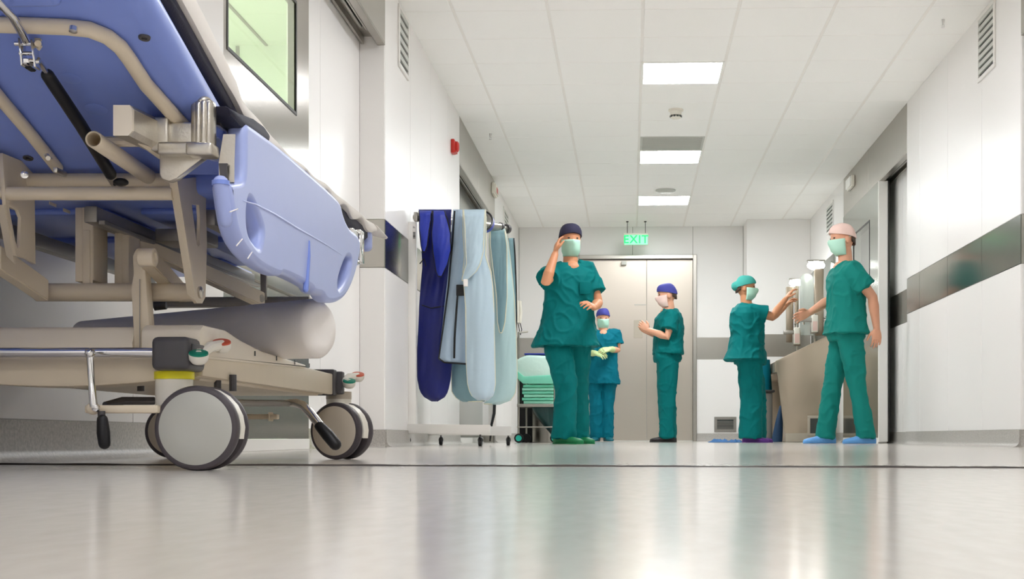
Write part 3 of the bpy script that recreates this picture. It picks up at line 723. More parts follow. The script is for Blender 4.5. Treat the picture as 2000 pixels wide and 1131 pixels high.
for px, py, rx, ry in ((188, 213, .018, .008), (138, 153, .016, .004)):
    f = MB(); q = onbr(px, py, .0); f.lathe(q+un*.004, -un, [(0, .001), (0, rx), (.0045, rx), (.005, rx*.9), (.005, .001)], 24); B('recess_cap', f, 'blue', ang=60)
# raised ribs moulded in the underside
f = MB()
for a, b in (((180, 170), (212, 225)), ((150, 165), (130, 140))):
    f.tube([onbr(*a, .001), onbr(*b, .001)], .006, 8)
# gas spring
f = MB(); f.tube([onbr(93, 147, -.035), onbr(158, 245, -.035), onbr(216, 340, -.028)], [.0098, .0102, .0102], 18, True); gs = B('gas_spring', f, 'black')
f = MB(); f.tube([onbr(74, 116, -.035), onbr(82, 128, -.035), onbr(93, 146, -.035)], .0038, 10); f.build('piston_rod', 'chrome', gs)
f = MB(); f.tube([onbr(213, 339, -.028), onbr(224, 356, -.028)], .0088, 14); f.build('end_ferrule', 'alu', gs)
f = MB(); f.ell(P(236, 356, 2.30), (.013, .012, .007)); f.tube([P(222, 360, 2.3), P(250, 357, 2.3)], .0028, 8); f.build('end_joint', 'black', gs)
# release latch (chrome)
q0 = onbr(50, 100, -.030); DQ = -q0.x*sS+q0.y*cS
f = MB()
f.prism([P(34, 72, DQ), P(39, 74, DQ), P(44, 126, DQ), P(40, 128, DQ)], (0, .018, 0), .001); f.prism([P(58, 76, DQ), P(63, 76, DQ), P(70, 130, DQ), P(66, 132, DQ)], (0, .018, 0), .001)
f.box(P(43, 112, DQ-.004), P(66, 132, DQ+.016), .002, 1); f.tube([P(29, 85, DQ+.008), P(82, 85, DQ+.008)], .0034, 10); f.tube([P(38, 104, DQ+.008), P(66, 104, DQ+.008)], .003, 10); f.tube([P(55, 118, DQ+.008), P(78, 120, DQ+.008)], .0034, 10)
lt = B('release_latch', f, 'chrome')
f = MB(); f.tube([onbr(-30, -28, -.04), onbr(0, 6, -.04), onbr(24, 32, -.038), onbr(40, 58, -.036), onbr(50, 78, -.032)], .0062, 12); f.build('handle_rod', 'chrome', lt)
f = MB(); f.box(P(47, 128, DQ-.006), P(72, 141, DQ+.014), .002, 1); f.build('catch', 'black', lt)
f = MB(); f.prism([P(66, 50, DQ+.02), P(77, 52, DQ+.02), P(80, 90, DQ+.02), P(74, 98, DQ+.02), P(67, 92, DQ+.02)], (0, .006, 0), .001); f.tube([P(74, 85, DQ), P(74, 85, DQ+.03)], .005, 10); f.build('pivot_plate', 'beige', lt)
# --- accessory tube open towards the camera
f = MB(); a, b = P(183, 272, 2.10), P(290, 345, 2.40); d = (b-a).normalized()
f.lathe(a, d, [(.0, .0105), (-.002, .0118), (0, .0132), ((b-a).length, .0132), ((b-a).length+.006, .010), ((b-a).length+.008, .001)], 26)
bmesh.ops.delete(f.bm, geom=[x for x in f.bm.faces if len(x.verts) > 6 and (x.calc_center_median()-a).length < .01], context='FACES')
f.lathe(a+d*.0, d, [(.001, .0108), (.05, .0106), (.05, .001)], 26)
bmesh.ops.delete(f.bm, geom=[x for x in f.bm.faces if len(x.verts) > 6 and (x.calc_center_median()-a).length < .012], context='FACES')
f.tube([P(200, 277, 2.2), P(330, 277, 2.28)], .0085, 10)
B('pole_socket', f, 'beige')
# --- cast aluminium clamp and hinge of the side rail
f = MB(); D1, D2 = 2.09, 2.24
c0, c1 = [(222, 206), (255, 206), (262, 214), (262, 256), (252, 265), (222, 265)], [(298, 238), (322, 238), (328, 246), (328, 290), (318, 299), (298, 299)]
f.quad_loft([[P(*p, D1) for p in c0], [P(*p, D2) for p in c1]]); cl = B('rail_clamp', f, 'alu', None, 30)
f = MB(); f.quad_loft([[P(*p, D1) for p in c0], [P(*p, D1-.012) for p in [(221, 205), (253, 205), (258, 214), (258, 256), (250, 265), (221, 265)]]]); f.build('end_cap', 'cream', cl, 30)
f = MB()
for y in (210, 254): f.box(P(254, y, D1-.004), P(266, y+11, D1+.02), .001, 1)
f.build('slot', 'black', cl)
f = MB(); f.tube([P(262, 264, 2.14), P(322, 306, 2.26)], .009, 8); f.build('under_bar', 'beige', cl)
f = MB(); f.box(P(318, 248, 2.24), P(395, 287, 2.20), .004, 3); f.box(P(312, 240, 2.235), P(328, 294, 2.19), .004, 3); f.box(P(322, 286, 2.225), P(400, 300, 2.185), .004, 3); f.build('clamp_body', 'alu', cl)
f = MB(); f.box(P(382, 200, 2.222), P(414, 294, 2.190), .009, 4)
f.tube([P(388, 204, 2.19), P(388, 290, 2.19)], .0052, 12, True); f.tube([P(398, 202, 2.188), P(398, 290, 2.188)], .0052, 12, True); f.tube([P(408, 204, 2.19), P(408, 290, 2.19)], .0052, 12, True)
f.box(P(378, 288, 2.225), P(414, 302, 2.18), .005, 3); f.ell(P(398, 199, 2.206), (.0135, .016, .009)); f.build('clamp_post', 'alu', cl)
f = MB(); f.prism([P(311, 297, 2.21), P(378, 297, 2.21), P(408, 300, 2.21), P(345, 348, 2.21), P(330, 354, 2.21), P(316, 350, 2.21), P(311, 340, 2.21)], (0, .02, 0), .003); f.build('gusset', 'alu', cl)
f = MB(); f.quad_loft([[P(412, 210, 2.26), P(430, 215, 2.26), P(430, 246, 2.26), P(412, 240, 2.26)], [P(436, 228, 2.34), P(461, 250, 2.36), P(460, 272, 2.36), P(436, 262, 2.34)]]); f.box(P(433, 236, 2.30), P(460, 270, 2.36), .005, 3); f.build('rail_arm', 'alu', cl)
f = MB(); f.quad_loft([[P(p[0], p[1], p[2]-.05) for p in ((436, 262, 2.27), (460, 262, 2.27), (460, 262, 2.32), (436, 262, 2.32))], [P(p[0], p[1], p[2]-.05) for p in ((427, 318, 2.27), (458, 318, 2.27), (458, 318, 2.32), (427, 318, 2.32))], [P(p[0], p[1], p[2]-.05) for p in ((428, 356, 2.27), (458, 356, 2.27), (458, 356, 2.32), (428, 356, 2.32))]]); f.build('rail_post', 'alu', cl, 30)
f = MB(); f.prism([P(427, 319, 2.211), P(444, 319, 2.211), P(442, 356, 2.211), P(431, 356, 2.211)], (0, .004, 0)); f.build('post_insert', 'charcoal', cl)
f = MB(); f.lathe(P(413, 292, 2.26), (1, -.35, 0), [(0, .006), (0, .019), (.010, .021), (.014, .017), (.014, .008)], 28); f.build('knob', 'blue_lit', cl)
f = MB(); f.box(P(420, 246, 2.3), P(436, 272, 2.36), .003, 2); f.build('bracket', 'charcoal', cl)
# --- side rail: lowered blue panel with hand grips
XRAIL = -.668
def rail_mesh(X, th, bev, outer, holes):
    cu = bpy.data.curves.new('c', 'CURVE'); cu.dimensions = '2D'; cu.fill_mode = 'BOTH'; cu.extrude = th; cu.offset = -bev; cu.bevel_depth = bev; cu.bevel_resolution = 3
    for L in [outer]+holes:
        sp = cu.splines.new('POLY'); sp.points.add(len(L)-1); sp.use_cyclic_u = True
        for pnt, v in zip(sp.points, L): pnt.co = (v.y, v.z, 0, 1)
    o = bpy.data.objects.new('c', cu); COL.objects.link(o); me = evald(o); bpy.data.objects.remove(o)
    me.transform(Matrix(((0, 0, 1, X), (1, 0, 0, 0), (0, 1, 0, 0), (0, 0, 0, 1))))
    for p in me.polygons: p.use_smooth = True
    me.set_sharp_from_angle(angle=math.radians(50)); return me
def smooth(pts, n=1):
    for _ in range(n):
        q = []
        for i in range(len(pts)):
            a, b = Vector((*pts[i], 0)), Vector((*pts[(i+1) % len(pts)], 0)); q += [tuple((a*.75+b*.25)[:2]), tuple((a*.25+b*.75)[:2])]
        pts = q
    return pts
def rr(L, n=2): return [PX(x, y, XRAIL) for x, y in smooth(L, n)]
outer = [(461, 238), (475, 246), (533, 288), (600, 346), (640, 382), (652, 396), (655, 412), (662, 432), (672, 448), (686, 456), (693, 478), (686, 520), (675, 556), (661, 582), (644, 592), (627, 592), (621, 584), (617, 576), (600, 574), (596, 562), (537, 534), (534, 541), (510, 532), (482, 514), (458, 486), (445, 455), (438, 420), (430, 362), (434, 356), (452, 355), (460, 348), (461, 300)]
h1 = [(466, 390), (472, 389), (480, 402), (495, 440), (497, 456), (493, 478), (488, 485), (472, 466), (465, 450), (463, 420)]
h2 = [(663, 502), (671, 502), (673, 512), (669, 532), (661, 551), (650, 565), (646, 562), (646, 548), (652, 528)]
rail = link('side_rail', rail_mesh(XRAIL, .006, .011, rr(outer), [rr(h1), rr(h2)]), 'blue_lit', BED)
xs = XRAIL+.0165
def onr(px, py): return PX(px, py, xs)
f = MB(); f.tube([onr(474, 392), onr(500, 400), onr(535, 418), onr(580, 446), onr(630, 474), onr(668, 498)], [.001, .002, .0025, .0025, .002, .001], 10); f.build('moulded_ridge', 'blue_lit', rail)
f = MB(); f.tube([onr(603, 472), onr(602, 500), onr(597, 566)], [.003, .005, .006], 10, True); f.build('moulded_groove', 'blue', rail)
f = MB(); q = [onr(604, 384), onr(650, 420), onr(654, 444), onr(649, 455), onr(612, 428), onr(604, 414)]; f.prism(q, (-.004, 0, 0), .001); f.build('recess', 'blue', rail)
for a, b in (((449, 414), (464, 408)), ((462, 480), (473, 467)), ((484, 505), (492, 492))): f = MB(); f.tube([onr(*a), onr(*b)], .0011, 6); f.build('grip_mark', 'paper', rail)
f = MB(); f.tube([PX(431, 358, XRAIL), PX(437, 400, XRAIL), PX(440, 430, XRAIL)], [.013, .013, .012], 14, True); f.build('post_sleeve', 'blue_lit', rail)
f = MB(); q = PX(431, 358, XRAIL); f.tube([q-Vector((0, 0, .003)), q+Vector((0, 0, .004))], .0145, 16); f.build('sleeve_collar', 'blue', rail)
# far end latch and foot end
f = MB(); xl = -.664
def lb(a, b): f.box(PX(*a, xl-.010), PX(*b, xl+.006), .0025, 2)
lb((684, 450), (690, 516)); lb((699, 453), (705, 512)); lb((684, 449), (705, 459)); lb((684, 506), (703, 517)); f.tube([PX(694, 455, xl), PX(694, 510, xl)], .006, 10); B('rail_latch', f, 'chrome')
f = MB(); f.box((-1.38, 3.57, .555), (-.690, 3.61, .612), .014, 4); f.box((-1.22, 3.55, .545), (-.72, 3.59, .58), .008, 2); B('foot_bumper', f, 'blue_lit')
f = MB(); f.box((-1.2, 3.30, .38), (-.79, 3.33, .405), .003); f.box((-1.2, 3.30, .345), (-.79, 3.32, .36), .002); B('cross_beam', f, 'greyrail')
f = MB(); q = P(518, 520, 3.3); f.box(P(508, 505, 3.3), P(522, 586, 3.31), .002); B('post', f, 'greyrail')
# ================================================================== things lying on the bed
# mattress: follows the raised backrest and the flat deck
f = MB()
XM0, XM1 = -1.385, -.698
line = [(BR(0, 1.0, .064), un), (BR(0, .5, .064), un), (BR(0, .10, .064), un), (Vector((0, 2.43, .579)), Vector((0, .15, .99))), (Vector((0, 2.50, .579)), Vector((0, 0, 1))), (Vector((0, 2.57, .579)), Vector((0, 0, 1))), (Vector((0, 3.55, .579)), Vector((0, 0, 1)))]
th = [.032, .032, .034, .040, .046, .040, .036]
rings = []
for (p, n), t in zip(line, th):
    x0, x1 = XM0, XM1+.004; r = .008
    sec = [(x0+r, 0), (x0, r), (x0, t-r), (x0+r, t), (x1-r, t), (x1, t-r), (x1, r), (x1-r, 0)]
    rings.append([Vector((x, p.y, p.z))+n*h for x, h in sec])
f.quad_loft(rings); mtr = f.build('mattress', 'navyfab', None, 50); tag(mtr, 'thin dark navy mattress lying on the blue hospital bed', 'mattress')
f = MB(); f.prism([PX(*p, -.656) for p in ((447, 206), (468, 219), (498, 231), (518, 246), (530, 264), (527, 281), (512, 281), (492, 264), (470, 246), (452, 226))], (-.05, 0, 0), .007); f.build('cover_flap', 'navyfab', mtr)
# sheet spread over the mattress, thick and folded on the backrest, thin on the deck
def sheet():
    f = MB(); rings = []; N = 90
    for i in range(N+1):
        u = i/N
        if u < .45:
            tt = 1.02-.95*(u/.45); lo, hi = BR(0, tt, .094), BR(0, tt, .152+.006*math.sin(u*9))
            xe = -.692
        else:
            y = 2.36+(3.63-2.36)*((u-.45)/.55); k = max(0, 1-(y-2.36)/.45)
            zl = .622+.012*k*k; zh = .636+.036*k*k+.002*math.sin(y*23)
            if y > 3.2: zl -= .004*(y-3.2)/.4
            lo, hi = Vector((0, y, zl)), Vector((0, y, zh)); xe = -.690
        sc_ = 0 if u < .45 else min(1, (u-.45)/.08)
        lo = lo-Vector((0, 0, sc_*(.012+.009*math.sin(u*74)+.005*noise.noise(Vector((u*31, 2, 0))))))
        w = .003*noise.noise(Vector((u*24, 3, 0)))
        ys = [(-1.392, 0, 0), (-1.394, 0, .6), (-1.38, 0, 1), (-1.0, w*2, 1), (-.80, w, 1), (xe-.030, w, 1), (xe-.010, 0, .98), (xe-.001+w, 0, .82), (xe+.004+w*2, 0, .5), (xe+.006-w, 0, .15), (xe+.004-w, 0, 0), (xe-.02, 0, 0), (xe-.03, .001, .35*(sc_))]
        rings.append([Vector((x, 0, dz))+Vector((0, lo.y, lo.z)).lerp(Vector((0, hi.y, hi.z)), v) for x, dz, v in ys])
    f.quad_loft(rings)
    # corner of the sheet drooping past the foot end
    a = rings[-1]; p = a[7]
    f.prism([p+Vector((-.16, -.01, .002)), p+Vector((.006, -.01, -.002)), p+Vector((.030, .03, -.030)), p+Vector((.024, .035, -.034)), p+Vector((-.05, .02, -.016)), p+Vector((-.16, .01, -.006))], (0, .012, 0), .002)
    return f.build('bed_sheet', 'sheet', None, 60)
tag(sheet(), 'rumpled white sheet spread over the mattress of the wheeled bed', 'sheet')
# big roll of paper lying in the base of the bed
a, b = P(618, 642, 2.98), P(165, 668, 3.22)
f = MB(); d = (b-a); rs = []
pts = []; rad = []
for i in range(25):
    u = i/24; pts.append(a+d*u); rad.append(.066-.016*u)
e = d.normalized()
pts = [a-e*.018, a-e*.015, a-e*.006]+pts; rad = [.035, .055, .063]+rad
f.tube(pts, rad, 36); tag(f.build('paper_roll', 'paper', None, 50), 'thick white roll of paper lying on the base of the wheeled bed', 'roll')
# ================================================================== APRON RACK
DA, DB = 8.72, 9.45
RACK = thing('apron_rack', 'white wheeled clothes rack holding lead aprons by the left wall', 'rack', (P(890, 0, 9.0).x, 9.0, 0))
f = MB(); f.box(P(797, 433, DA), P(815, 832, DA+.05), .004, 2); pst = f.build('post', 'white', RACK)
q = P(809, 460, DA-.001); f = MB(); f.box(q+Vector((-.013, -.001, -.052)), q+Vector((.013, .002, .072)), .0005, 1); lb = f.build('sticker', 'paper', pst)
f = MB(); rnd = random.Random(3); z = q.z-.02
while z < q.z+.022:
    h = rnd.choice((.0015, .003, .0045)); f.box((q.x-.008, q.y-.0022, z), (q.x+.008, q.y-.0008, z+h)); z += h+rnd.choice((.0015, .003))
f.box((q.x-.008, q.y-.0022, q.z+.048), (q.x+.006, q.y-.0008, q.z+.051)); f.box((q.x-.008, q.y-.0022, q.z+.055), (q.x+.002, q.y-.0008, q.z+.058)); f.build('barcode', 'black', lb)
f = MB(); f.box(P(954, 440, DB), P(970, 838, DB+.05), .004, 2); f.build('post', 'white', RACK)
def footbeam(pa, pb, Da, Db, h0, h1):
    f = MB(); a0, a1 = P(*pa, Da), P(*pb, Db); t = Vector((0, .05, 0))
    f.quad_loft([[P(pa[0], h0[0], Da), P(pa[0], h0[1], Da), P(pa[0], h0[1], Da)+t, P(pa[0], h0[0], Da)+t], [P(pb[0], h1[0], Db), P(pb[0], h1[1], Db), P(pb[0], h1[1], Db)+t, P(pb[0], h1[0], Db)+t]])
    bmesh.ops.bevel(f.bm, geom=f.bm.edges[:], offset=.003, segments=2, affect='EDGES')
    return f.build('foot_beam', 'white', RACK)
footbeam((779, 840), (957, 840), DA, DA-.35, (828, 847), (830, 849))
footbeam((832, 840), (998, 840), DB+.1, DB-.2, (833, 850), (833, 851))
def rcaster(px, D, r=.026):
    b = P(px, 850, D); f = MB()
    c = Vector((b.x, b.y+.03, r)); f.lathe(c-Vector((.012, 0, 0)), (1, 0, 0), [(0, .003), (0, r*.8), (.003, r), (.021, r), (.024, r*.8), (.024, .003)], 20)
    f.ell(c+Vector((0, .004, .012)), (.017, r*.9, r*.85)); k = f.build('caster', 'black', RACK)
    g = MB(); g.tube([c+Vector((0, 0, r*.6)), Vector((c.x, c.y, .075))], .006, 8); g.build('stem', 'charcoal', k)
rcaster(796, DA); rcaster(937, DA-.30); rcaster(860, DB+.05); rcaster(992, DB-.18)
f = MB(); b0, b1 = P(812, 424, DA+.025), P(976, 443, DB+.0); f.box((0, 0, 0), (1e-3, 1e-3, 1e-3))
f = MB(); f.tube([b0, b1], .026, 16); f.build('hanging_bar', 'steel_h', RACK)
f = MB(); f.tube([b1, b1+(b1-b0).normalized()*.02], .03, 16); f.build('bar_cap', 'charcoal', RACK)
f = MB(); f.box(P(808, 414, DA-.002), P(818, 434, DA+.05), .003); f.build('bar_cap', 'steel_h', RACK)
f = MB(); b2, b3 = P(900, 440, DA+.35), P(988, 447, DB+.1); f.tube([b2, b3], .02, 14); f.build('hanging_bar', 'steel_h', RACK)
f = MB(); f.tube([b3, b3+(b3-b2).normalized()*.025], .033, 16); f.build('bar_cap', 'charcoal', RACK)
# ---- aprons
def interp(rows, y):
    for (y0, a0, b0), (y1, a1, b1) in zip(rows, rows[1:]):
        if y0 <= y <= y1:
            u = (y-y0)/(y1-y0); u2 = u
            return a0+(a1-a0)*u2, b0+(b1-b0)*u2
    return rows[-1][1:]
def apron(name, rows, D, m, label, amp=.02, folds=2.2, ph=0, th=.008, pipe=None, pr=.0045, bulge=.03, parent=None, tilt=0., cat='apron', group=None):
    f = MB(); NY, NX = 46, 26; y0, y1 = rows[0][0], rows[-1][0]; g = []
    for j in range(NY+1):
        y = y0+(y1-y0)*j/NY; a, b = interp(rows, y); row = []
        v = j/NY
        for i in range(NX+1):
            u = i/NX; px = a+(b-a)*u
            off = amp*(.55*math.sin(u*folds*2.6+ph+v*2.2)*(.35+.65*v)+.9*noise.noise(Vector((u*2.2+ph+v*1.5, v*3.2, ph)))+.35*noise.noise(Vector((u*6+v*4, v*7, ph+3))))
            off *= min(1, (b-a)/34)
            off += -bulge*min(1, (b-a)/34)*math.sin(PI*u)*(.4+.6*v)-tilt*v
            if v < .06: off += .03*(1-v/.06)
            row.append(P(px, y, D+off))
        g.append(row)
    vs = [[f.bm.verts.new(p) for p in r] for r in g]
    for r0, r1 in zip(vs, vs[1:]):
        for i in range(NX): f.bm.faces.new((r0[i], r1[i], r1[i+1], r0[i+1]))
    o = f.build(name, m, parent, 80)
    sd = o.modifiers.new('s', 'SOLIDIFY'); sd.thickness = th; sd.offset = 0
    me = evald(o); o.modifiers.clear(); o.data = me
    for p in me.polygons: p.use_smooth = True
    if pipe:
        pp = [g[j][0] for j in range(0, NY+1)]+[g[NY][i] for i in range(1, NX)]+[g[j][NX] for j in range(NY, -1, -1)]
        q = MB(); q.tube([p+Vector((0, -th*.3, 0)) for p in pp], pr, 6); q.build('piping', pipe, o)
    if label: tag(o, label, cat, group)
    return o
G = 'lead aprons on the rack'
A = apron('lead_apron', [(410, 818, 882), (425, 820, 881), (470, 823, 880), (520, 826, 878), (600, 819, 874), (700, 815, 883), (740, 816, 880), (762, 820, 875), (771, 825, 871), (777, 831, 866), (781, 837, 860), (783, 843, 854)], DA+.06, 'navyvinyl', 'long navy blue lead apron with rounded hem on the left of the rack', .022, 1.6, .4, .012, group=G)
q = MB(); q.tube([P(824, 596, DA+.02), P(842, 602, DA+.01), P(868, 598, DA+.03)], .004, 8); q.build('strap', 'black', A); q = MB(); q.tube([P(820, 515, DA+.02), P(828, 505, DA+.0), P(832, 520, DA+.01)], .004, 8); q.build('strap', 'black', A)
# thyroid collars looped over the bar
def collar(rows, D, label):
    c = apron('thyroid_collar', rows, D, 'bluevinyl', label, .008, 1, .2, .012, 'black', .005, .03, cat='collar', group='blue thyroid collars on the rack')
    return c
collar([(413, 846, 868), (430, 846, 874), (455, 844, 880), (490, 846, 880), (515, 850, 874), (532, 853, 866), (540, 857, 862)], DA-.06, 'royal blue thyroid collar with black edging in front of the navy apron')
collar([(413, 819, 843), (430, 820, 842), (450, 820, 838), (480, 823, 834), (492, 826, 830)], DA-.04, 'small blue collar at the very left end of the rack bar')
q = MB(); ring = []
for k in range(25):
    a = math.radians(-150+300*k/24); ring.append((math.cos(a), math.sin(a)))
rows = []
f = MB(); rgs = []
for k, (c, s_) in enumerate(ring):
    p = P(942+21*c, 433-19*s_, DA+.10+.10*s_); r = [p+Vector((0, -.035, 0)), p+Vector((c*.006, -.035, s_*.006)), p+Vector((c*.006, .05, s_*.006)), p+Vector((0, .05, 0))]; rgs.append(r)
f.quad_loft(rgs); lc = f.build('thyroid_collar', 'bluevinyl', None, 60); tag(lc, 'blue curled collar with black edge behind the big pale blue apron', 'collar', 'blue thyroid collars on the rack')
f = MB(); f.tube([r[0] for r in rgs], .007, 8); f.build('edging', 'black', lc)
Bp = apron('lead_apron', [(410, 886, 910), (430, 884, 914), (470, 881, 916), (550, 874, 916), (640, 864, 916), (690, 858, 914), (703, 858, 912), (709, 870, 910)], DA-.02, 'greyblue', 'grey blue lead apron with black lower edge between navy and pale blue ones', .014, 1.5, 1.2, .010, None, .004, .02, group=G)
q = MB(); q.tube([P(888, 412, DA-.03), P(884, 470, DA-.035), P(876, 560, DA-.04), P(864, 650, DA-.045), P(857, 700, DA-.045), P(868, 708, DA-.05), P(910, 711, DA-.06)], .0055, 8); q.build('black_binding', 'black', Bp)
q = MB(); q.tube([P(905, 560, DA-.07), P(895, 562, DA-.07), P(892, 600, DA-.07), P(888, 660, DA-.07), P(887, 700, DA-.07)], .007, 8); q.box(P(891, 556, DA-.075), P(912, 578, DA-.06), .003); q.build('strap', 'black', Bp)
Dp = apron('lead_apron', [(600, 886, 950), (720, 882, 950), (765, 883, 952), (778, 892, 950), (784, 905, 945)], DA+.12, 'tealgrey', 'grey teal lead apron hanging lowest behind the others', .015, 1.5, .7, .012, 'piping', .004, .03, group=G)
Cp = apron('lead_apron', [(410, 905, 948), (425, 905, 949), (455, 905, 949), (500, 908, 948), (530, 905, 958), (560, 907, 962), (600, 910, 964), (700, 911, 966), (750, 914, 967), (768, 919, 964), (776, 925, 960), (781, 934, 952)], DA-.10, 'paleblue', 'large pale blue lead apron with cream edging in the middle of the rack', .016, 1.8, .3, .014, 'piping', .005, .045, group=G)
apron('shoulder_flap', [(412, 906, 947), (440, 908, 946), (490, 910, 944), (515, 912, 938), (530, 907, 930), (543, 903, 915), (548, 903, 908)], DA-.155, 'paleblue', None, .012, 1, .9, .010, 'piping', .0045, .03, parent=Cp)
q = MB(); q.box(P(905, 545, DA-.19), P(914, 560, DA-.16), .002); q.build('care_tag', 'paper', Cp)
Ep = apron('lead_apron', [(445, 958, 985), (470, 955, 992), (520, 960, 998), (580, 964, 1004), (650, 965, 1008), (740, 964, 1010), (770, 960, 1006), (784, 950, 995), (789, 946, 975)], DB-.02, 'aqua', 'pale aqua lead apron with cream edging at the right of the rack', .016, 1.8, 1.9, .014, 'piping', .005, .04, group=G)
apron('shoulder_flap', [(452, 958, 986), (480, 958, 990), (530, 964, 990), (580, 970, 990), (630, 972, 986), (645, 975, 982), (650, 977, 980)], DB-.09, 'tealgrey', None, .010, 1, .4, .010, 'piping', .0045, .02, parent=Ep)
Fp = apron('lead_apron', [(466, 992, 1004), (500, 994, 1006), (560, 998, 1008), (620, 1000, 1009), (660, 1001, 1008)], DB+.10, 'tealgrey', 'narrow dark blue edged apron at the far right end of the rack', .008, 1, .4, .010, 'black', .006, .02, group=G)
q = MB(); q.tube([P(966, 788, DB-.03), P(965, 808, DB-.05), P(960, 830, DB-.05), P(957, 862, DB-.05)], [.011, .011, .009, .006], 8); q.build('strap', 'black', Ep)
# wall telephone on the left wall beyond the rack
c = PX(1010, 610, XL+.02); c.x = XL
t = thing('wall_phone', 'white wall telephone behind the right end of the apron rack', 'phone', c)
f = MB(); f.box((XL, c.y-.10, c.z-.14), (XL+.05, c.y+.10, c.z+.14), .01, 2); f.build('base', 'whiteplastic', t)
f = MB(); f.tube([(XL+.06, c.y-.05, c.z-.12), (XL+.075, c.y-.05, c.z), (XL+.06, c.y-.05, c.z+.12)], [.022, .016, .022], 12, True); f.build('handset', 'whiteplastic', t)
f = MB(); f.tube([(XL+.06, c.y-.05, c.z-.13), (XL+.08, c.y-.02, c.z-.22), (XL+.06, c.y+.02, c.z-.28), (XL+.03, c.y+.04, c.z-.14)], .005, 8); f.build('cord', 'black', t)
# ================================================================== LINEN TROLLEY
DT = 13.2
T = thing('linen_trolley', 'steel wire trolley loaded with green surgical linen behind the walking man', 'trolley', (P(1045, 0, DT).x, DT, 0))
def tp(px, py, dd=0): return P(px, py, DT+dd)
for px, dd in ((1013, 0), (1028, .42), (1083, 0), (1090, .42)):
    f = MB(); top = 650 if px < 1020 else 690; a = tp(px, 850, dd); b = tp(px, top, dd); f.tube([(a.x, a.y, .09), b], .010, 10); f.build('leg', 'steel_h', T)
    c = MB(); w = Vector((a.x, a.y+.01, .045)); c.lathe(w-Vector((0, .014, 0)), (0, 1, 0), [(0, .003), (0, .040), (.004, .045), (.024, .045), (.028, .04), (.028, .003)], 24); k = c.build('caster', 'black', T)
    if dd: continue
    h = MB(); h.lathe(w-Vector((0, .0145, 0)), (0, -1, 0), [(0, .003), (0, .030), (.004, .028), (.005, .003)], 20); h.build('hub_cap', 'tealcaster', k)
def shelf(py, h=.02):
    a, b = tp(1010, py), tp(1092, py, .45); f = MB(); f.box((a.x, a.y-.02, a.z-h), (b.x, b.y+.02, a.z), .003); return f.build('shelf', 'steel_h', T), a, b
sh, ta, tb = shelf(789, .03)
shelf(833, .012)
f = MB(); f.tube([tp(1013, 650), tp(1030, 648, .42)], .009, 8); f.build('handle', 'steel_h', T)
# folded drapes piled on the shelf
ztop = ta.z
lbls = ['bottom', 'second from the bottom', 'third from the bottom', 'third from the top', 'second from the top', 'top']
for k in range(6):
    f = MB(); rk = random.Random(k); h = .031; x0, x1 = ta.x+.055+rk.uniform(-.01, .012), tb.x-.03; y0, y1 = ta.y-.01+rk.uniform(0, .01), tb.y-.02
    # a rounded fold facing the front, thinner towards its edge
    pts = [(0, .004), (.004, .012), (0, .022), (.010, .028), (.05, .0305), (y1-y0, .0305), (y1-y0, .0005), (.05, .0005), (.012, .0015)]
    NN = 14; rg = []
    for i in range(NN+1):
        x = x0+(x1-x0)*i/NN; w_ = .006*noise.noise(Vector((i*.5, k*2.3, 1))); hh = 1+.12*noise.noise(Vector((i*.4, k*1.7, 5)))
        rg.append([Vector((x, y0+w_+a+rk.uniform(0, .0015), ztop+.0004+min(b*hh, .0305) if a < .05 else ztop+.0004+b)) for a, b in pts])
    f.quad_loft(rg)
    ztop += h+.001
    tag(f.build('folded_drape', 'mint' if k % 2 else 'mint2'), 'folded green surgical drape, %s of the pile on the steel trolley shelf' % lbls[k], 'linen', 'folded green drapes on the trolley')
# big wrapped bundle lying on the pile
f = MB(); pr = [(1010, 700), (1030, 692), (1088, 694), (1088, 752), (1062, 746), (1034, 744), (1030, 735), (1012, 722)]
x0, x1, y0, y1, zb = ta.x+.0, tb.x-.02, ta.y-.03, tb.y-.03, ztop
zt = tp(1040, 693).z
f.prism([(x0-.02, y0, zb+.10), (x0+.09, y0, zb+.004), (x1, y0, zb+.004), (x1, y0, zt-.015), (x0+.10, y0, zt), (x0-.02, y0, zt-.05)], (0, y1-y0, 0), .03)
for v in f.bm.verts: v.co += Vector((.006*noise.noise(v.co*7), .01*noise.noise(v.co*9), .0))
bd = f.build('linen_bundle', 'mintlite', None, 60); tag(bd, 'pale mint wrapped linen bundle lying on the green drapes of the trolley', 'linen')
f = MB(); f.prism([(x0+.06, y0-.012, zb+.004), (x1+.005, y0-.012, zb+.004), (x1+.005, y0-.012, zb+.09), (x0+.07, y0-.012, zb+.075), (x0-.01, y0-.012, zb+.14), (x0+.0, y0-.012, zb+.06)], (0, .03, 0), .008); f.build('wrap_fold', 'mint', bd)
f = MB(); f.box((x0+.07, y0+.02, zt+.0005), (x1-.04, y0+.22, zt+.014), .004); tag(f.build('blue_folder', 'bluevinyl'), 'thin dark blue pad lying on top of the pale mint bundle', 'pad')
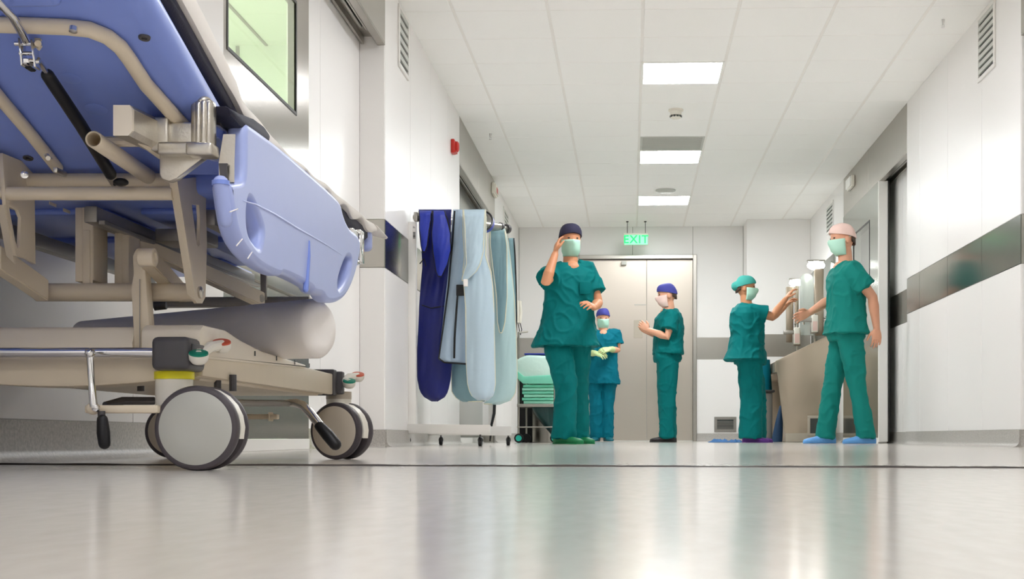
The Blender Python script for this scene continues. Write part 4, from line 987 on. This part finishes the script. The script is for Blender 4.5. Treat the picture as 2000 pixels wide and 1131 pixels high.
# rubbish bag hanging under the shelf
f = MB(); rg = []
for k in range(9):
    v = k/8; z = ta.z-.032-(ta.z-.05-.06)*v; xa = ta.x+.13+.20*v**1.3; xb = tb.x-.01; n = 22; cx_, cy_ = (xa+xb)/2, ta.y+.16; rx, ry = max(.03, (xb-xa)/2), .13*(1-.3*v)
    rg.append([Vector((cx_+rx*math.cos(2*PI*i/n)+.006*noise.noise(Vector((i, k*.6, 1))), cy_+ry*math.sin(2*PI*i/n)+.008*noise.noise(Vector((i*.9, k*.5, 4))), z)) for i in range(n)])
f.quad_loft(rg); tag(f.build('waste_bag', 'darkbag', None, 70), 'dark green bag hanging under the trolley shelf', 'bag')
f = MB(); q = tp(1020, 800, .5); f.box((q.x-.05, q.y+.02, .001), (q.x+.10, q.y+.07, ta.z+.40), .01, 2); tag(f.build('instrument_case', 'black'), 'black upright case standing behind the linen trolley', 'case')
f = MB(); f.lathe((tp(1062, 800, .75).x, tp(1062, 800, .75).y, 0), (0, 0, 1), [(0, .02), (0, .14), (.005, .145), (.36, .165), (.37, .17), (.375, .165), (.37, .15), (.02, .13), (.02, .01)], 36); tag(f.build('waste_bin', 'steel_h'), 'steel pedal bin standing behind the dark bag of the trolley', 'bin')
# ================================================================== SCRUB SINK
YS0, YS1 = 14.72, 16.60
S = thing('scrub_sink', 'long stainless steel scrub sink with sloping rim along the right wall', 'sink', (1.9, 15.6, 0))
def sp(px, py): q = PYY(px, py, YS0); return q
A0, A1, A2, A3 = sp(1515, 705), sp(1628, 652), sp(1628, 866), sp(1534, 866)
xr = XR-.001
prof = [(A0.x, A0.z), (A0.x+.004, A0.z-.03), (A3.x-.012, .11), (A3.x, .105), (A3.x, .004), (xr, .004), (xr, A1.z), (xr-.05, A1.z)]
f = MB(); f.prism([(x, YS0, z) for x, z in prof], (0, .02, 0), .003); f.build('end_panel', 'sinksteel', S)
f = MB(); f.prism([(x, YS1, z) for x, z in prof], (0, .02, 0), .003); f.build('end_panel', 'sinksteel', S)
f = MB()
f.box((A0.x, YS0+.02, A0.z-.12), (A0.x+.02, YS1, A0.z-.005), .004); f.prism([(A0.x+.02, YS0+.02, A0.z-.10), (xr-.12, YS0+.02, A0.z-.16), (xr-.02, YS0+.02, A1.z-.02), (xr-.001, YS0+.02, A1.z-.02), (xr-.001, YS0+.02, A0.z-.2), (A0.x+.02, YS0+.02, A0.z-.13)], (0, YS1-YS0-.02, 0)); f.build('basin', 'sinksteel', S)
f = MB(); f.prism([(A3.x+.10, YS0+.02, .004), (xr, YS0+.02, .004), (xr, YS0+.02, A0.z-.2), (A3.x+.18, YS0+.02, A0.z-.2)], (0, YS1-YS0-.02, 0)); f.build('cabinet', 'sinksteel', S)
f = MB(); f.box((A3.x, YS0-.003, .004), (xr, YS0-.0005, .098), .001, 1); f.build('plinth', 'hubbeige', S)
q0, q1 = sp(1577, 812), sp(1622, 852)
f = MB(); w = .03
f.box((q0.x, YS0-.012, q0.z-w), (q1.x, YS0, q0.z), .002); f.box((q0.x, YS0-.012, q1.z), (q1.x, YS0, q1.z+w), .002); f.box((q0.x, YS0-.012, q1.z+w), (q0.x+w, YS0, q0.z-w), .002); f.box((q1.x-w, YS0-.012, q1.z+w), (q1.x, YS0, q0.z-w), .002)
hp = f.build('vent_frame', 'hubbeige', S)
f = MB(); f.box((q0.x+w, YS0-.004, q1.z+w), (q1.x-w, YS0, q0.z-w)); f.build('vent_grille', 'ventdark', hp)
# splash back on the wall
f = MB(); f.box((xr-.02, YS0+.05, A1.z+.002), (xr, YS1, sp(1628, 493).z), .003); tag(f.build('splash_panel', 'mirror_steel'), 'tall polished steel splash panel on the wall above the scrub sink', 'panel')
# bay dividers with lamps
def divider(px0, px1, py0, py1, Y, lb, lamp, rnd_top=False):
    a, b = PYY(px0, py1, Y), PYY(px1, py0, Y); t = thing('wash_column', lb, 'column', ((a.x+b.x)/2, Y, a.z), 'steel columns of the scrub sink')
    f = MB()
    if rnd_top:
        r = (b.x-a.x)/2; cxx = (a.x+b.x)/2; pts = [(a.x, Y, a.z), (b.x, Y, a.z)]+[(cxx+r*math.cos(PI*k/14), Y, b.z-r+r*math.sin(PI*k/14)) for k in range(15)]
        f.prism(pts, (0, .03, 0), .003); f.build('plate', 'clearplastic', t)
    else:
        f.box((a.x, Y, a.z), (b.x, Y+.07, b.z), .006); f.build('body', 'sinksteel', t)
    if lamp:
        lx0, lx1 = PYY(lamp[0], lamp[2], Y), PYY(lamp[1], lamp[3], Y)
        g = MB(); g.ell(((lx0.x+lx1.x)/2, Y+.03, (lx0.z+lx1.z)/2), (abs(lx1.x-lx0.x)/2, .05, abs(lx0.z-lx1.z)/2), None, 20, 12); g.build('lamp', 'lampwhite', t)
        g = MB(); g.box((min(lx0.x, lx1.x), Y+.01, max(lx0.z, lx1.z)-.01), (max(lx0.x, lx1.x), Y+.06, max(lx0.z, lx1.z)+.012), .006); g.build('lamp_hood', 'steel_h', t)
    return t
divider(1536, 1550, 560, 668, 15.6, 'glass fronted wash column with lit lamp nearest the washing nurse', (1542, 1566, 545, 559))
divider(1553, 1560, 558, 668, 15.5, 'thin dark steel wash column beside the lit column at the sink', None)
divider(1563, 1589, 534, 655, 15.3, 'round topped clear partition plate standing on the scrub sink', None, True)
divider(1591, 1609, 524, 655, 15.05, 'wash column with the brightest lamp at the sink in front of the splash panel', (1577, 1612, 509, 527))
# taps
for k, Y in enumerate((15.05, 15.6)):
    f = MB(); x = xr-.03; z = A1.z+.18
    f.tube([(x, Y+.15, z), (x-.10, Y+.15, z+.08), (x-.20, Y+.15, z+.08), (x-.26, Y+.15, z+.02), (x-.26, Y+.15, z-.04)], .012, 10); tag(f.build('tap', 'chrome'), ['chrome swan neck tap nearest the walker at the scrub sink', 'chrome swan neck tap nearest the nurse at the scrub sink'][k], 'tap', 'taps at the scrub sink')
# soap dispensers
def dispenser(px, py, Y, lb):
    c = PYY(px, py, Y); t = thing('soap_dispenser', lb, 'dispenser', c, 'soap dispensers at the scrub sink')
    f = MB(); f.box((c.x-.035, Y, c.z-.10), (c.x+.035, Y+.06, c.z+.09), .012, 3); f.build('bottle', 'whiteplastic', t)
    f = MB(); f.tube([(c.x, Y+.03, c.z+.085), (c.x, Y+.03, c.z+.12)], [.016, .012], 12); f.tube([(c.x, Y+.03, c.z+.12), (c.x-.03, Y+.01, c.z+.122)], .007, 8); f.build('pump', 'steel_h', t)
    f = MB(); f.box((c.x-.026, Y-.0015, c.z-.085), (c.x+.026, Y+.001, c.z+.02), .001, 1); f.build('sticker', 'cappink', t)
    f = MB(); f.box((c.x-.15, Y+.01, c.z+.015), (c.x-.02, Y+.05, c.z+.06), .004); f.build('bracket', 'steel_h', t)
    f = MB(); f.box((c.x-.045, Y+.045, c.z-.115), (c.x+.045, Y+.075, c.z+.05), .004); f.tube([(c.x, Y+.06, c.z-.1), (c.x, Y+.06, A0.z-.03)], .010, 8); f.build('holder', 'steel_h', t)
dispenser(1557, 655, 15.2, 'white soap dispenser with label, left one at the scrub sink beside the nurse')
dispenser(1592, 631, 14.95, 'white soap dispenser with label, right one at the scrub sink')
# laundry hamper between nurse and sink
DH = 15.0
t = thing('laundry_hamper', 'dark framed hamper with teal bag between the nurse and the sink', 'hamper', P(1512, 860, DH))
a, b = P(1478, 764, DH), P(1511, 770, DH); y = a.y
f = MB(); f.tube([(a.x, y, a.z), (b.x, y, a.z)], .014, 10); f.tube([(a.x, y+.35, a.z), (b.x, y+.35, a.z)], .014, 10); f.tube([(a.x, y, a.z), (a.x, y+.35, a.z)], .014, 10); f.tube([(b.x, y, a.z), (b.x, y+.35, a.z)], .014, 10); f.build('frame', 'darktrim', t)
f = MB(); f.box((a.x+.01, y+.01, .03), (b.x-.01, y+.34, a.z-.012), .02, 2); f.build('bin', 'greyrail', t)
for sx in (a.x+.02, b.x-.02):
    for dy in (.03, .32): f = MB(); f.ell((sx, y+dy, .018), (.018, .018, .018)); f.build('caster', 'black', t)
z1 = P(1510, 704, DH).z
f = MB(); rg = []
for k in range(8):
    v = k/7; n = 20; rg.append([Vector(((a.x+b.x)/2+(b.x-a.x)*.5*(1.0-.25*v)*math.cos(2*PI*i/n), y+.175+.16*(1-.3*v)*math.sin(2*PI*i/n)+.012*noise.noise(Vector((i, k, 2))), a.z+.015+(z1-a.z)*v)) for i in range(n)])
f.quad_loft(rg); f.build('bag', 'scrub2', t, 70)
f = MB(); q = P(1517, 850, 14.92); rg = []
for k in range(9):
    v = k/8; n = 18; r = .068*(1-.7*v**1.4); rg.append([Vector((q.x+r*.9*math.cos(2*PI*i/n)+.05*v+.008*noise.noise(Vector((i, k, 5))), q.y+r*math.sin(2*PI*i/n),   .002+.40*v)) for i in range(n)])
f.quad_loft(rg); tag(f.build('laundry_bag', 'bluebag', None, 70), 'dark blue sack on the floor beside the scrub sink', 'bag')
# crumpled cloths on the floor by the nurse
def cloth(px0, px1, D, lb, seed):
    a, b = P(px0, 0, D), P(px1, 0, D); f = MB(); N = 22; g = []
    for j in range(N+1):
        r = []
        for i in range(N+1):
            u, v = i/N, j/N; e = min(1, 5*min(u, 1-u), 5*min(v, 1-v)); x = a.x+(b.x-a.x)*u+.02*noise.noise(Vector((v*4, seed, u))); y = a.y+.35*v+.03*noise.noise(Vector((u*4, seed+3, 0)))
            z = .004+e*(.018+.022*noise.noise(Vector((u*5, v*5, seed)))+.012*noise.noise(Vector((u*11, v*11, seed+2)))); r.append(Vector((x, y, max(.003, z))))
        g.append(r)
    vs = [[f.bm.verts.new(p) for p in r] for r in g]
    for r0, r1 in zip(vs, vs[1:]):
        for i in range(N): f.bm.faces.new((r0[i], r0[i+1], r1[i+1], r1[i]))
    o = f.build('floor_cloth', 'bluecloth', None, 80); s = o.modifiers.new('s', 'SOLIDIFY'); s.thickness = .003; s.offset = -1
    me = evald(o); o.modifiers.clear(); o.data = me; tag(o, lb, 'cloth', 'blue cloths on the floor'); return o
cloth(1386, 1430, 13.95, 'crumpled blue cloth on the floor left of the nurse, further from her feet', 1)
cloth(1424, 1452, 13.75, 'dark blue cloth on the floor touching the heel of the nurse', 6)
# ================================================================== PEOPLE
def ringh(c, lat, fwd, rx, ry, n=28, pw=2.3):
    out = []
    for k in range(n):
        a = 2*PI*k/n; ca, sa = math.cos(a), math.sin(a)
        x = math.copysign(abs(ca)**(2/pw), ca)*rx; y = math.copysign(abs(sa)**(2/pw), sa)*ry
        out.append(c+lat*x+fwd*y)
    return out
UP = Vector((0, 0, 1))
def lerp(a, b, t): return a+(b-a)*t
def hand(mb, wrist, d, nrm, side, curl=.45, sc=1.0, spread=.0):
    """palm and five fingers; nrm = palm side, side = direction of the thumb"""
    d = d.normalized(); nrm = (nrm-d*nrm.dot(d)).normalized(); side = (side-d*side.dot(d)-nrm*side.dot(nrm)).normalized()
    rg = []
    for t, rx, ry in ((-.015, .024, .020), (.01, .029, .019), (.04, .039, .017), (.07, .042, .0155), (.088, .040, .013)):
        rg.append(ringh(wrist+d*t*sc, side, nrm, rx*sc, ry*sc, 18, 2.6))
    mb.quad_loft(rg)
    for k, (o, L) in enumerate(((.0315, .070), (.0105, .079), (-.0105, .074), (-.0315, .058))):
        p = wrist+d*(.082-.004*abs(k-1))*sc+side*o*sc; dd = (d+side*o*spread*8).normalized(); pts = [p]; r = []
        for j, fr in enumerate((.42, .32, .26)):
            a = curl*(.55+.45*j); dd = (dd*math.cos(a)+nrm*math.sin(a)).normalized(); pts.append(pts[-1]+dd*L*fr*sc)
        rr_ = [.0092*sc, .0085*sc, .0078*sc, .0066*sc]
        mb.tube(pts, rr_, 10, True)
    p = wrist+d*.024*sc+side*.028*sc; d1 = (d*.62+side*.66+nrm*.38).normalized(); d2 = (d*.85+side*.25+nrm*.45).normalized()
    mb.tube([p-d1*.01*sc, p+d1*.036*sc, p+d1*.036*sc+d2*.028*sc, p+d1*.036*sc+d2*.048*sc], [.014*sc, .0115*sc, .0098*sc, .0078*sc], 10, True)
HEADP = [(-.118, .040, .020, .018), (-.112, .036, .040, .032), (-.095, .028, .058, .045), (-.065, .016, .077, .057), (-.03, .008, .089, .067), (.005, .003, .094, .072), (.04, -.002, .097, .0745), (.07, -.005, .091, .070), (.095, -.008, .072, .057), (.110, -.009, .045, .038), (.117, -.009, .015, .013)]
def headrings(c, lat, fwd, up, grow=0., lo=-9, hi=9, tilt=0., n=32):
    rg = []
    for u, o, ry, rx in HEADP:
        if lo <= u <= hi:
            g = grow
            ring = ringh(c+up*(u*(1+grow/.117*(.8 if u > 0 else .5)))+fwd*o, lat, fwd, rx+g, ry+g, n, 2.15)
            rg.append(ring)
    return rg
def person(label, D, floor_s, spec):
    """spec in picture coordinates with depth offsets; returns the root Empty"""
    def q(v): return P(v[0], v[1], D+(v[2] if len(v) > 2 else 0))
    k = spec.get('k', 1.0)
    az = math.radians(spec['face']); fwd = Vector((math.sin(az), -math.cos(az), 0)); lat = Vector((math.cos(az), math.sin(az), 0))   # lat = figure's left
    hz = math.radians(spec.get('headface', spec['face'])); nod = math.radians(spec.get('nod', 0))
    hf = Vector((math.sin(hz)*math.cos(nod), -math.cos(hz)*math.cos(nod), -math.sin(nod))); hl = Vector((math.cos(hz), math.sin(hz), 0)); hu = hl.cross(hf)*-1
    if hu.z < 0: hu = -hu
    hip, neck, hc = q(spec['hip']), q(spec['neck']), q(spec['head'])
    ft = [q(a) for a in spec['ankles']]
    base = Vector(((ft[0].x+ft[1].x)/2, (ft[0].y+ft[1].y)/2, 0))
    root = thing('person', label, 'person', base)
    ax = neck-hip
    def spine(t): return hip+ax*t
    sh = {}
    for s, key in ((-1, 'R'), (1, 'L')):
        sh[s] = q(spec['shoulder'+key]) if 'shoulder'+key in spec else neck+lat*s*.170*k-UP*.055*k
    el = {-1: q(spec['elbowR']), 1: q(spec['elbowL'])}; wr = {-1: q(spec['wristR']), 1: q(spec['wristL'])}
    hips = {-1: hip-lat*.088*k-UP*.04*k, 1: hip+lat*.088*k-UP*.04*k}
    kn = {-1: q(spec['knees'][0]), 1: q(spec['knees'][1])}; an = {-1: ft[0], 1: ft[1]}
    # ---- body
    b = MB()
    g = spec.get('girth', 1.0)
    b.quad_loft([ringh(spine(t), lat, fwd, rx*k, ry*k) for t, rx, ry in ((-.12, .13, .10), (.05, .155, .11), (.3, .135, .095), (.6, .150, .105), (.8, .155, .10), (.9, .125, .08), (.97, .07, .06))])
    b.ell(spine(.90)+fwd*.045*k, (.07*k, .06*k, .055*k), Matrix((lat, fwd, UP)).transposed())
    b.tube([spine(.88), neck+fwd*.004, lerp(neck, hc, .5)-hf*.004, hc-hu*.05*k], [.068*k, .058*k, .053*k, .054*k], 18)
    b.quad_loft([[hc+(p-hc)*k for p in r] for r in headrings(hc, hl, hf, hu)])
    nb = hc+hu*.012*k+hf*.088*k
    b.tube([nb, hc-hu*.012*k+hf*.106*k, hc-hu*.030*k+hf*.108*k, hc-hu*.037*k+hf*.090*k], [.006*k, .0095*k, .0125*k, .010*k], 10, True)
    b.ell(hc+hu*.030*k+hf*.074*k, (.045*k, .020*k, .012*k), Matrix((hl, hf, hu)).transposed())
    for s in (-1, 1):
        R = Matrix((hl, hf, hu)).transposed()
        b.ell(hc+hl*s*.073*k-hf*.008*k-hu*.008*k, (.010*k, .020*k, .032*k), R)
        e, w = el[s], wr[s]; S0 = sh[s]
        b.tube([lerp(spine(.85), S0, .75), S0, lerp(S0, e, .5), e, lerp(e, w, .3), lerp(e, w, .7), w], [.055*k, .052*k, .047*k, .039*k, .042*k, .033*k, .027*k], 16, True)
        fd = (w-e).normalized(); hs = spec.get('hand'+('R' if s < 0 else 'L'), {})
        d = Vector(hs['d']).normalized() if 'd' in hs else fd
        nrm = Vector(hs.get('n', (0, 0, -1))); side = Vector(hs.get('t', UP))
        hand(b, w+fd*.008, d, nrm, side, hs.get('curl', .5), k, hs.get('spread', .3))
        b.tube([hips[s], lerp(hips[s], kn[s], .5), kn[s], lerp(kn[s], an[s], .4), an[s]], [.085*k, .068*k, .05*k, .048*k, .036*k], 16, True)
    me = remesh(b, 'body', .0042, 3)
    link('body', me, spec.get('skin', 'skin'), root)
    # ---- eyes and brows
    for s in (-1, 1):
        e = MB(); e.ell(hc+hu*.014*k+hf*.086*k+hl*s*.032*k, (.011*k, .008*k, .006*k), Matrix((hl, hf, hu)).transposed()); e.build('eye', 'eye', root)
    # ---- scrub top
    t = MB(); hem = spec.get('hem', -.22); fl = spec.get('flare', 1.0); hl_ = spec.get('hemshift', (0, 0, 0)); hs_ = Vector(hl_)
    prof = [(hem, .222*fl, .160*fl), (hem*.5, .212*(1+(fl-1)*.6), .155*(1+(fl-1)*.6)), (.10, .200, .148), (.35, .190, .142), (.6, .190, .145), (.78, .192, .135), (.88, .165, .112), (.95, .110, .085), (.985, .082, .072)]
    rg = []
    for tt, rx, ry in prof:
        w_ = max(0, (.35-tt)/(.35-hem)) if tt < .35 else 0
        rg.append(ringh(spine(tt)+hs_*w_, lat, fwd, rx*k*g, ry*k*g, 30, 2.4))
    t.quad_loft(rg)
    for s in (-1, 1):
        S0 = sh[s]; e = el[s]; sl = spec.get('sleeve', .62)
        t.tube([lerp(spine(.82), S0, .55), S0, lerp(S0, e, sl*.55), lerp(S0, e, sl*.9), lerp(S0, e, sl)], [.088*k, .078*k, .080*k, .087*k, .089*k], 20)
    me = remesh(t, 'scrub_top', .0075, 4, .017, (6.5, 6.5, 1.7), spec.get('seed', 0))
    top = link('scrub_top', me, spec.get('cloth', 'scrub'), root)
    if spec.get('pocket'):
        f = MB(); c = spine(.58)+fwd*.150*k*g+lat*.085*k; f.box(c+Vector((-.045, -.012, -.05)), c+Vector((.045, .004, .05)), .004); f.build('pocket', spec.get('cloth', 'scrub'), top)
    # ---- trousers
    t = MB(); t.quad_loft([ringh(spine(tt), lat, fwd, rx*k*g, ry*k*g, 28, 2.4) for tt, rx, ry in ((.16, .165, .125), (0, .182, .138), (-.12, .180, .142), (-.2, .165, .13))])
    lw = spec.get('legw', 1.0)
    for s in (-1, 1):
        t.tube([hips[s]+UP*.06, hips[s]-UP*.05, lerp(hips[s], kn[s], .6), kn[s], lerp(kn[s], an[s], .5), lerp(kn[s], an[s], .92), Vector((an[s].x, an[s].y, .045))], [.098*k*g, .103*k*g, .092*k*lw, .082*k*lw, .082*k*lw, .084*k*lw, .084*k*lw], 20)
    me = remesh(t, 'trousers', .0075, 4, .015, (8, 8, 2.0), spec.get('seed', 0)+7)
    link('trousers', me, spec.get('cloth', 'scrub'), root)
    # ---- shoes
    for s in (-1, 1):
        a = an[s]; td = math.radians(spec.get('toes', (spec['face'],)*2)[0 if s < 0 else 1]); tv = Vector((math.sin(td), -math.cos(td), 0)); tl = Vector((math.cos(td), math.sin(td), 0))
        c0 = Vector((a.x, a.y, 0)); f = MB(); rg = []
        for y, w_, h in ((-.085, .018, .045), (-.075, .034, .075), (-.04, .038, .095), (0, .040, .090), (.05, .045, .068), (.10, .049, .052), (.15, .044, .042), (.175, .028, .034), (.186, .010, .022)):
            p = c0+tv*y*k; n = 18; r = []
            for j in range(n):
                an_ = 2*PI*j/n; x = math.cos(an_)*w_*k; z = math.sin(an_); z = .004+h*k*(.5+.5*z) if z > 0 else .004+h*k*.5*(1+max(-1, z*1.6))
                r.append(p+tl*x+UP*z)
            rg.append(r)
        f.quad_loft(rg); shoe = f.build('shoe', spec.get('shoe', 'shoeblack'), root, 60)
        if spec.get('sole'):
            f = MB(); f.quad_loft([[c0+tv*y*k+tl*x*w_*k+UP*z for x, z in ((-1, .001), (1, .001), (1, .012), (-1, .012))] for y, w_ in ((-.085, .025), (-.05, .041), (.05, .047), (.11, .050), (.16, .042), (.188, .012))]); f.build('sole', spec['sole'], shoe)
    # ---- cap
    f = MB(); rings = []; n = 36; cg = spec.get('capgrow', .012)
    for i in range(9):
        v = i/8; r = []
        for j in range(n):
            a = 2*PI*j/n; ca, sa = math.cos(a), math.sin(a)      # sa>0 front
            u0 = .040+.018*max(0, sa)-.040*max(0, -sa)-.012*abs(ca)
            u = u0+(.118+cg-u0)*math.sin(v*PI/2); fr = math.cos(v*PI/2*.985)
            # radius follows the skull
            rx, ry, o = (.0755+cg), (.098+cg), -.004
            r.append(hc+(hl*ca*rx*max(fr, .02)**.75+hf*(sa*ry*max(fr, .02)**.75+o)+hu*u)*k)
        rings.append(r)
    f.quad_loft(rings)
    for v in f.bm.verts: v.co += (v.co-hc)*(.05*noise.noise(v.co*14))
    cap = f.build('surgical_cap', spec.get('cap', 'capdark'), root, 60)
    if spec.get('captail'):
        f = MB(); p = hc-hf*.100*k+hu*.020*k; f.ell(p, (.05*k, .06*k, .05*k)); 
        for v in f.bm.verts: v.co += (v.co-p)*(.25*noise.noise(v.co*16))
        f.build('cap_gather', spec['captail'], cap, 60)
    # ---- hair at nape and sideburn
    f = MB(); rg = []
    for u, grow in ((-.055, .003), (-.03, .006), (.0, .007), (.03, .006)):
        r = []
        for j in range(15):
            a = math.radians(205+130*j/14); e_ = abs(j-7)/7; r.append(hc+(hl*math.cos(a)*(.073+grow)+hf*(math.sin(a)*(.093+grow)-.004)+hu*(u+(.03 if u < -.02 else 0)*e_**2))*k)
        rg.append(r)
    f.quad_loft(rg, cap=False, closed=False); o = f.build('hair', 'hair', root, 60); s_ = o.modifiers.new('s', 'SOLIDIFY'); s_.thickness = .005; s_.offset = -1
    me = evald(o); o.modifiers.clear(); o.data = me
    for p in me.polygons: p.use_smooth = True
    # ---- mask
    if spec.get('mask'):
        f = MB(); rg = []
        for i, (u, gx) in enumerate(((-.125, .000), (-.112, .010), (-.085, .013), (-.06, .015), (-.035, .018), (-.012, .015), (.002, .008))):
            r = []
            for j in range(19):
                a = math.radians(8+164*j/18); pl = .003*((i % 2)*2-1) if 0 < i < 6 else 0
                yy = .095+gx+pl
                if u < -.1: yy -= .03
                nose = .020*math.exp(-((a-PI/2)/.28)**2) if -.06 < u < .01 else 0
                r.append(hc+(hl*math.cos(a)*(.073 if u > -.1 else .060)+hf*(math.sin(a)*(yy+nose))+hu*u)*k)
            rg.append(r)
        f.quad_loft(rg, cap=False, closed=False); o = f.build('face_mask', spec['mask'], root, 60); s_ = o.modifiers.new('s', 'SOLIDIFY'); s_.thickness = .003; s_.offset = 0
        me = evald(o); o.modifiers.clear(); o.data = me
        for p in me.polygons: p.use_smooth = True
        for s in (-1, 1):
            f = MB(); f.tube([hc+(hl*s*.072+hf*.02-hu*.02)*k, hc+(hl*s*.079-hf*.02+hu*.010)*k, hc+(hl*s*.055-hf*.085+hu*.03)*k], .002, 6); f.build('tie', spec['mask'], o)
    # ---- gloves
    if spec.get('gloves'):
        for s in (-1, 1):
            f = MB(); e, w = el[s], wr[s]; fd = (w-e).normalized(); hs = spec.get('hand'+('R' if s < 0 else 'L'), {})
            d = Vector(hs['d']).normalized() if 'd' in hs else fd
            f.tube([lerp(e, w, .62), lerp(e, w, .85), w+fd*.01], [.042*k, .037*k, .033*k], 14)
            hand(f, w+fd*.008, d, Vector(hs.get('n', (0, 0, -1))), Vector(hs.get('t', UP)), hs.get('curl', .5), k*1.08, hs.get('spread', .3))
            me = remesh(f, 'glove', .004, 2); link('glove', me, 'glove', root)
    return root
# man walking towards the camera, right hand at his ear
p1 = person('tall person in teal scrubs and navy cap walking, one hand raised to the mask', 10.78, 0, dict(k=1.03, face=18, headface=16, hip=(1108, 640), neck=(1114, 513), head=(1114, 470), nod=4,
    shoulderR=(1079, 531, .0), shoulderL=(1149, 527, .08), elbowR=(1066, 552, -.25), wristR=(1084, 497, -.15), elbowL=(1168, 592, .02), wristL=(1160, 600, -.24),
    handR={'d': (.12, .35, .9), 'n': (.9, .3, -.1), 't': (.1, -1, .1), 'curl': .35}, handL={'d': (-.35, -.8, .15), 'n': (-.6, .2, -.7), 't': (-.2, -.2, 1), 'curl': .55},
    knees=((1105, 752, -.14), (1128, 752, .16)), ankles=((1100, 850, -.12), (1130, 848, .30)), toes=(55, 40), hem=-.30, flare=1.16, girth=1.05, legw=1.1, sleeve=.70, cloth='scrub', shoe='shoegreen', sole='shoegreen', cap='capdark', mask='mask', skin='skin2', seed=1, pocket=True, capgrow=.014))
# woman at the far door drying gloved hands
p2 = person('small person far back facing the camera at the double door, wearing pale green gloves', 16.3, 0, dict(k=.95, face=4, nod=10, hip=(1176, 727), neck=(1178, 645), head=(1178, 622),
    elbowR=(1147, 690, .02), wristR=(1163, 690, -.22), elbowL=(1206, 684, .0), wristL=(1191, 682, -.22),
    handR={'d': (.8, -.5, -.2), 'n': (.1, .6, -.6), 't': (.3, .2, 1), 'curl': .6}, handL={'d': (-.8, -.5, -.2), 'n': (-.1, .6, -.6), 't': (-.3, .2, 1), 'curl': .6},
    knees=((1164, 795, -.03), (1186, 795, .0)), ankles=((1165, 850), (1186, 850)), toes=(-12, 18), hem=-.28, flare=1.05, sleeve=.6, cloth='scrub2', shoe='shoeteal', cap='cappurple', mask='mask', seed=3, gloves=True))
# man in profile with hands clasped
p3 = person('person in profile with violet cap and black shoes rubbing both hands before the door', 14.45, 0, dict(k=1.0, face=-84, headface=-84, hip=(1304, 690), neck=(1308, 603), head=(1303, 577), nod=8,
    shoulderR=(1308, 618, -.0+.17), shoulderL=(1313, 616, -.18), elbowL=(1303, 658, -.25), wristL=(1267, 645, -.10), elbowR=(1298, 660, .2), wristR=(1268, 650, .07),
    handL={'d': (-.75, .2, .62), 'n': (-.1, 1, .1), 't': (.2, -.1, 1), 'curl': .55}, handR={'d': (-.75, -.2, .62), 'n': (.1, -1, .1), 't': (.2, .1, 1), 'curl': .6},
    knees=((1302, 770, .10), (1304, 770, -.08)), ankles=((1306, 850, .10), (1303, 851, -.09)), hem=-.03, flare=.96, girth=1.08, legw=1.12, sleeve=.68, cloth='scrub', shoe='shoeblack', sole='darktrim', cap='cappurple', skin='skin', mask='cappink', seed=5))
# nurse washing at the sink
p4 = person('person in teal scrubs with green cap and purple shoes washing up at the scrub sink', 13.7, 0, dict(k=.99, face=88, headface=84, hip=(1463, 692), neck=(1457, 592), head=(1456, 563), nod=2,
    shoulderL=(1466, 607, .16), shoulderR=(1470, 607, -.15), elbowR=(1509, 617, -.12), wristR=(1534, 585, -.04), elbowL=(1508, 620, .22), wristL=(1532, 600, .24),
    handR={'d': (.55, .1, .82), 'n': (.8, .2, -.5), 't': (.1, -.1, 1), 'curl': .4}, handL={'d': (.7, .0, .7), 'n': (.5, -.3, -.7), 't': (0, -.2, 1), 'curl': .5},
    knees=((1468, 775, -.09), (1474, 775, .10)), ankles=((1466, 850, -.09), (1474, 849, .12)), hem=-.12, flare=1.12, girth=1.22, hemshift=(-.055, 0, 0), legw=1.42, sleeve=.66, cloth='scrub', shoe='shoepurple', sole='shoepurple', cap='capteal', captail='capteal', mask='mask', skin='skin2', seed=9))
# walker on the right in blue overshoes
p5 = person('striding person in green scrubs and pale blue shoe covers beside the right doorway', 10.95, 0, dict(k=1.02, face=-78, headface=-74, hip=(1652, 640), neck=(1652, 511), head=(1646, 468), nod=6,
    shoulderR=(1648, 528, .17), shoulderL=(1664, 530, -.17), elbowL=(1704, 580, -.20), wristL=(1712, 640, -.16), elbowR=(1622, 585, .22), wristR=(1582, 610, .16),
    handL={'d': (.0, .0, -1), 'n': (-.3, 1, 0), 't': (-1, 0, 0), 'curl': .35}, handR={'d': (-.8, -.1, -.3), 'n': (.3, -.9, -.3), 't': (0, 0, 1), 'curl': .35},
    knees=((1626, 750, .10), (1674, 752, -.08)), ankles=((1612, 849, .10), (1690, 848, -.10)), hem=-.10, flare=1.06, legw=.92, sleeve=.66, cloth='scrub3', shoe='shoecover', cap='cappink', mask='mask', skin='skin', seed=12))
# ================================================================== WORLD AND VIEW
w = bpy.data.worlds.new('world'); SC.world = w; w.use_nodes = True
bg = w.node_tree.nodes['Background']; bg.inputs[0].default_value = lin((252, 250, 247)); bg.inputs[1].default_value = .3
ol = bpy.data.lights.new('operating_room_lamp', 'AREA'); ol.energy = 130; ol.size = 1.6; ol.color = (1, 1, .96)
oo = bpy.data.objects.new('operating_room_lamp', ol); COL.objects.link(oo); oo.location = (-3.1, 6.2, 2.70)
SC.cycles.max_bounces = 16; SC.cycles.diffuse_bounces = 10; SC.cycles.glossy_bounces = 6; SC.cycles.transmission_bounces = 8
vs = SC.view_settings; vs.view_transform = 'Standard'; vs.look = 'None'; vs.gamma = 1; vs.use_curve_mapping = False; vs.exposure = 0.16
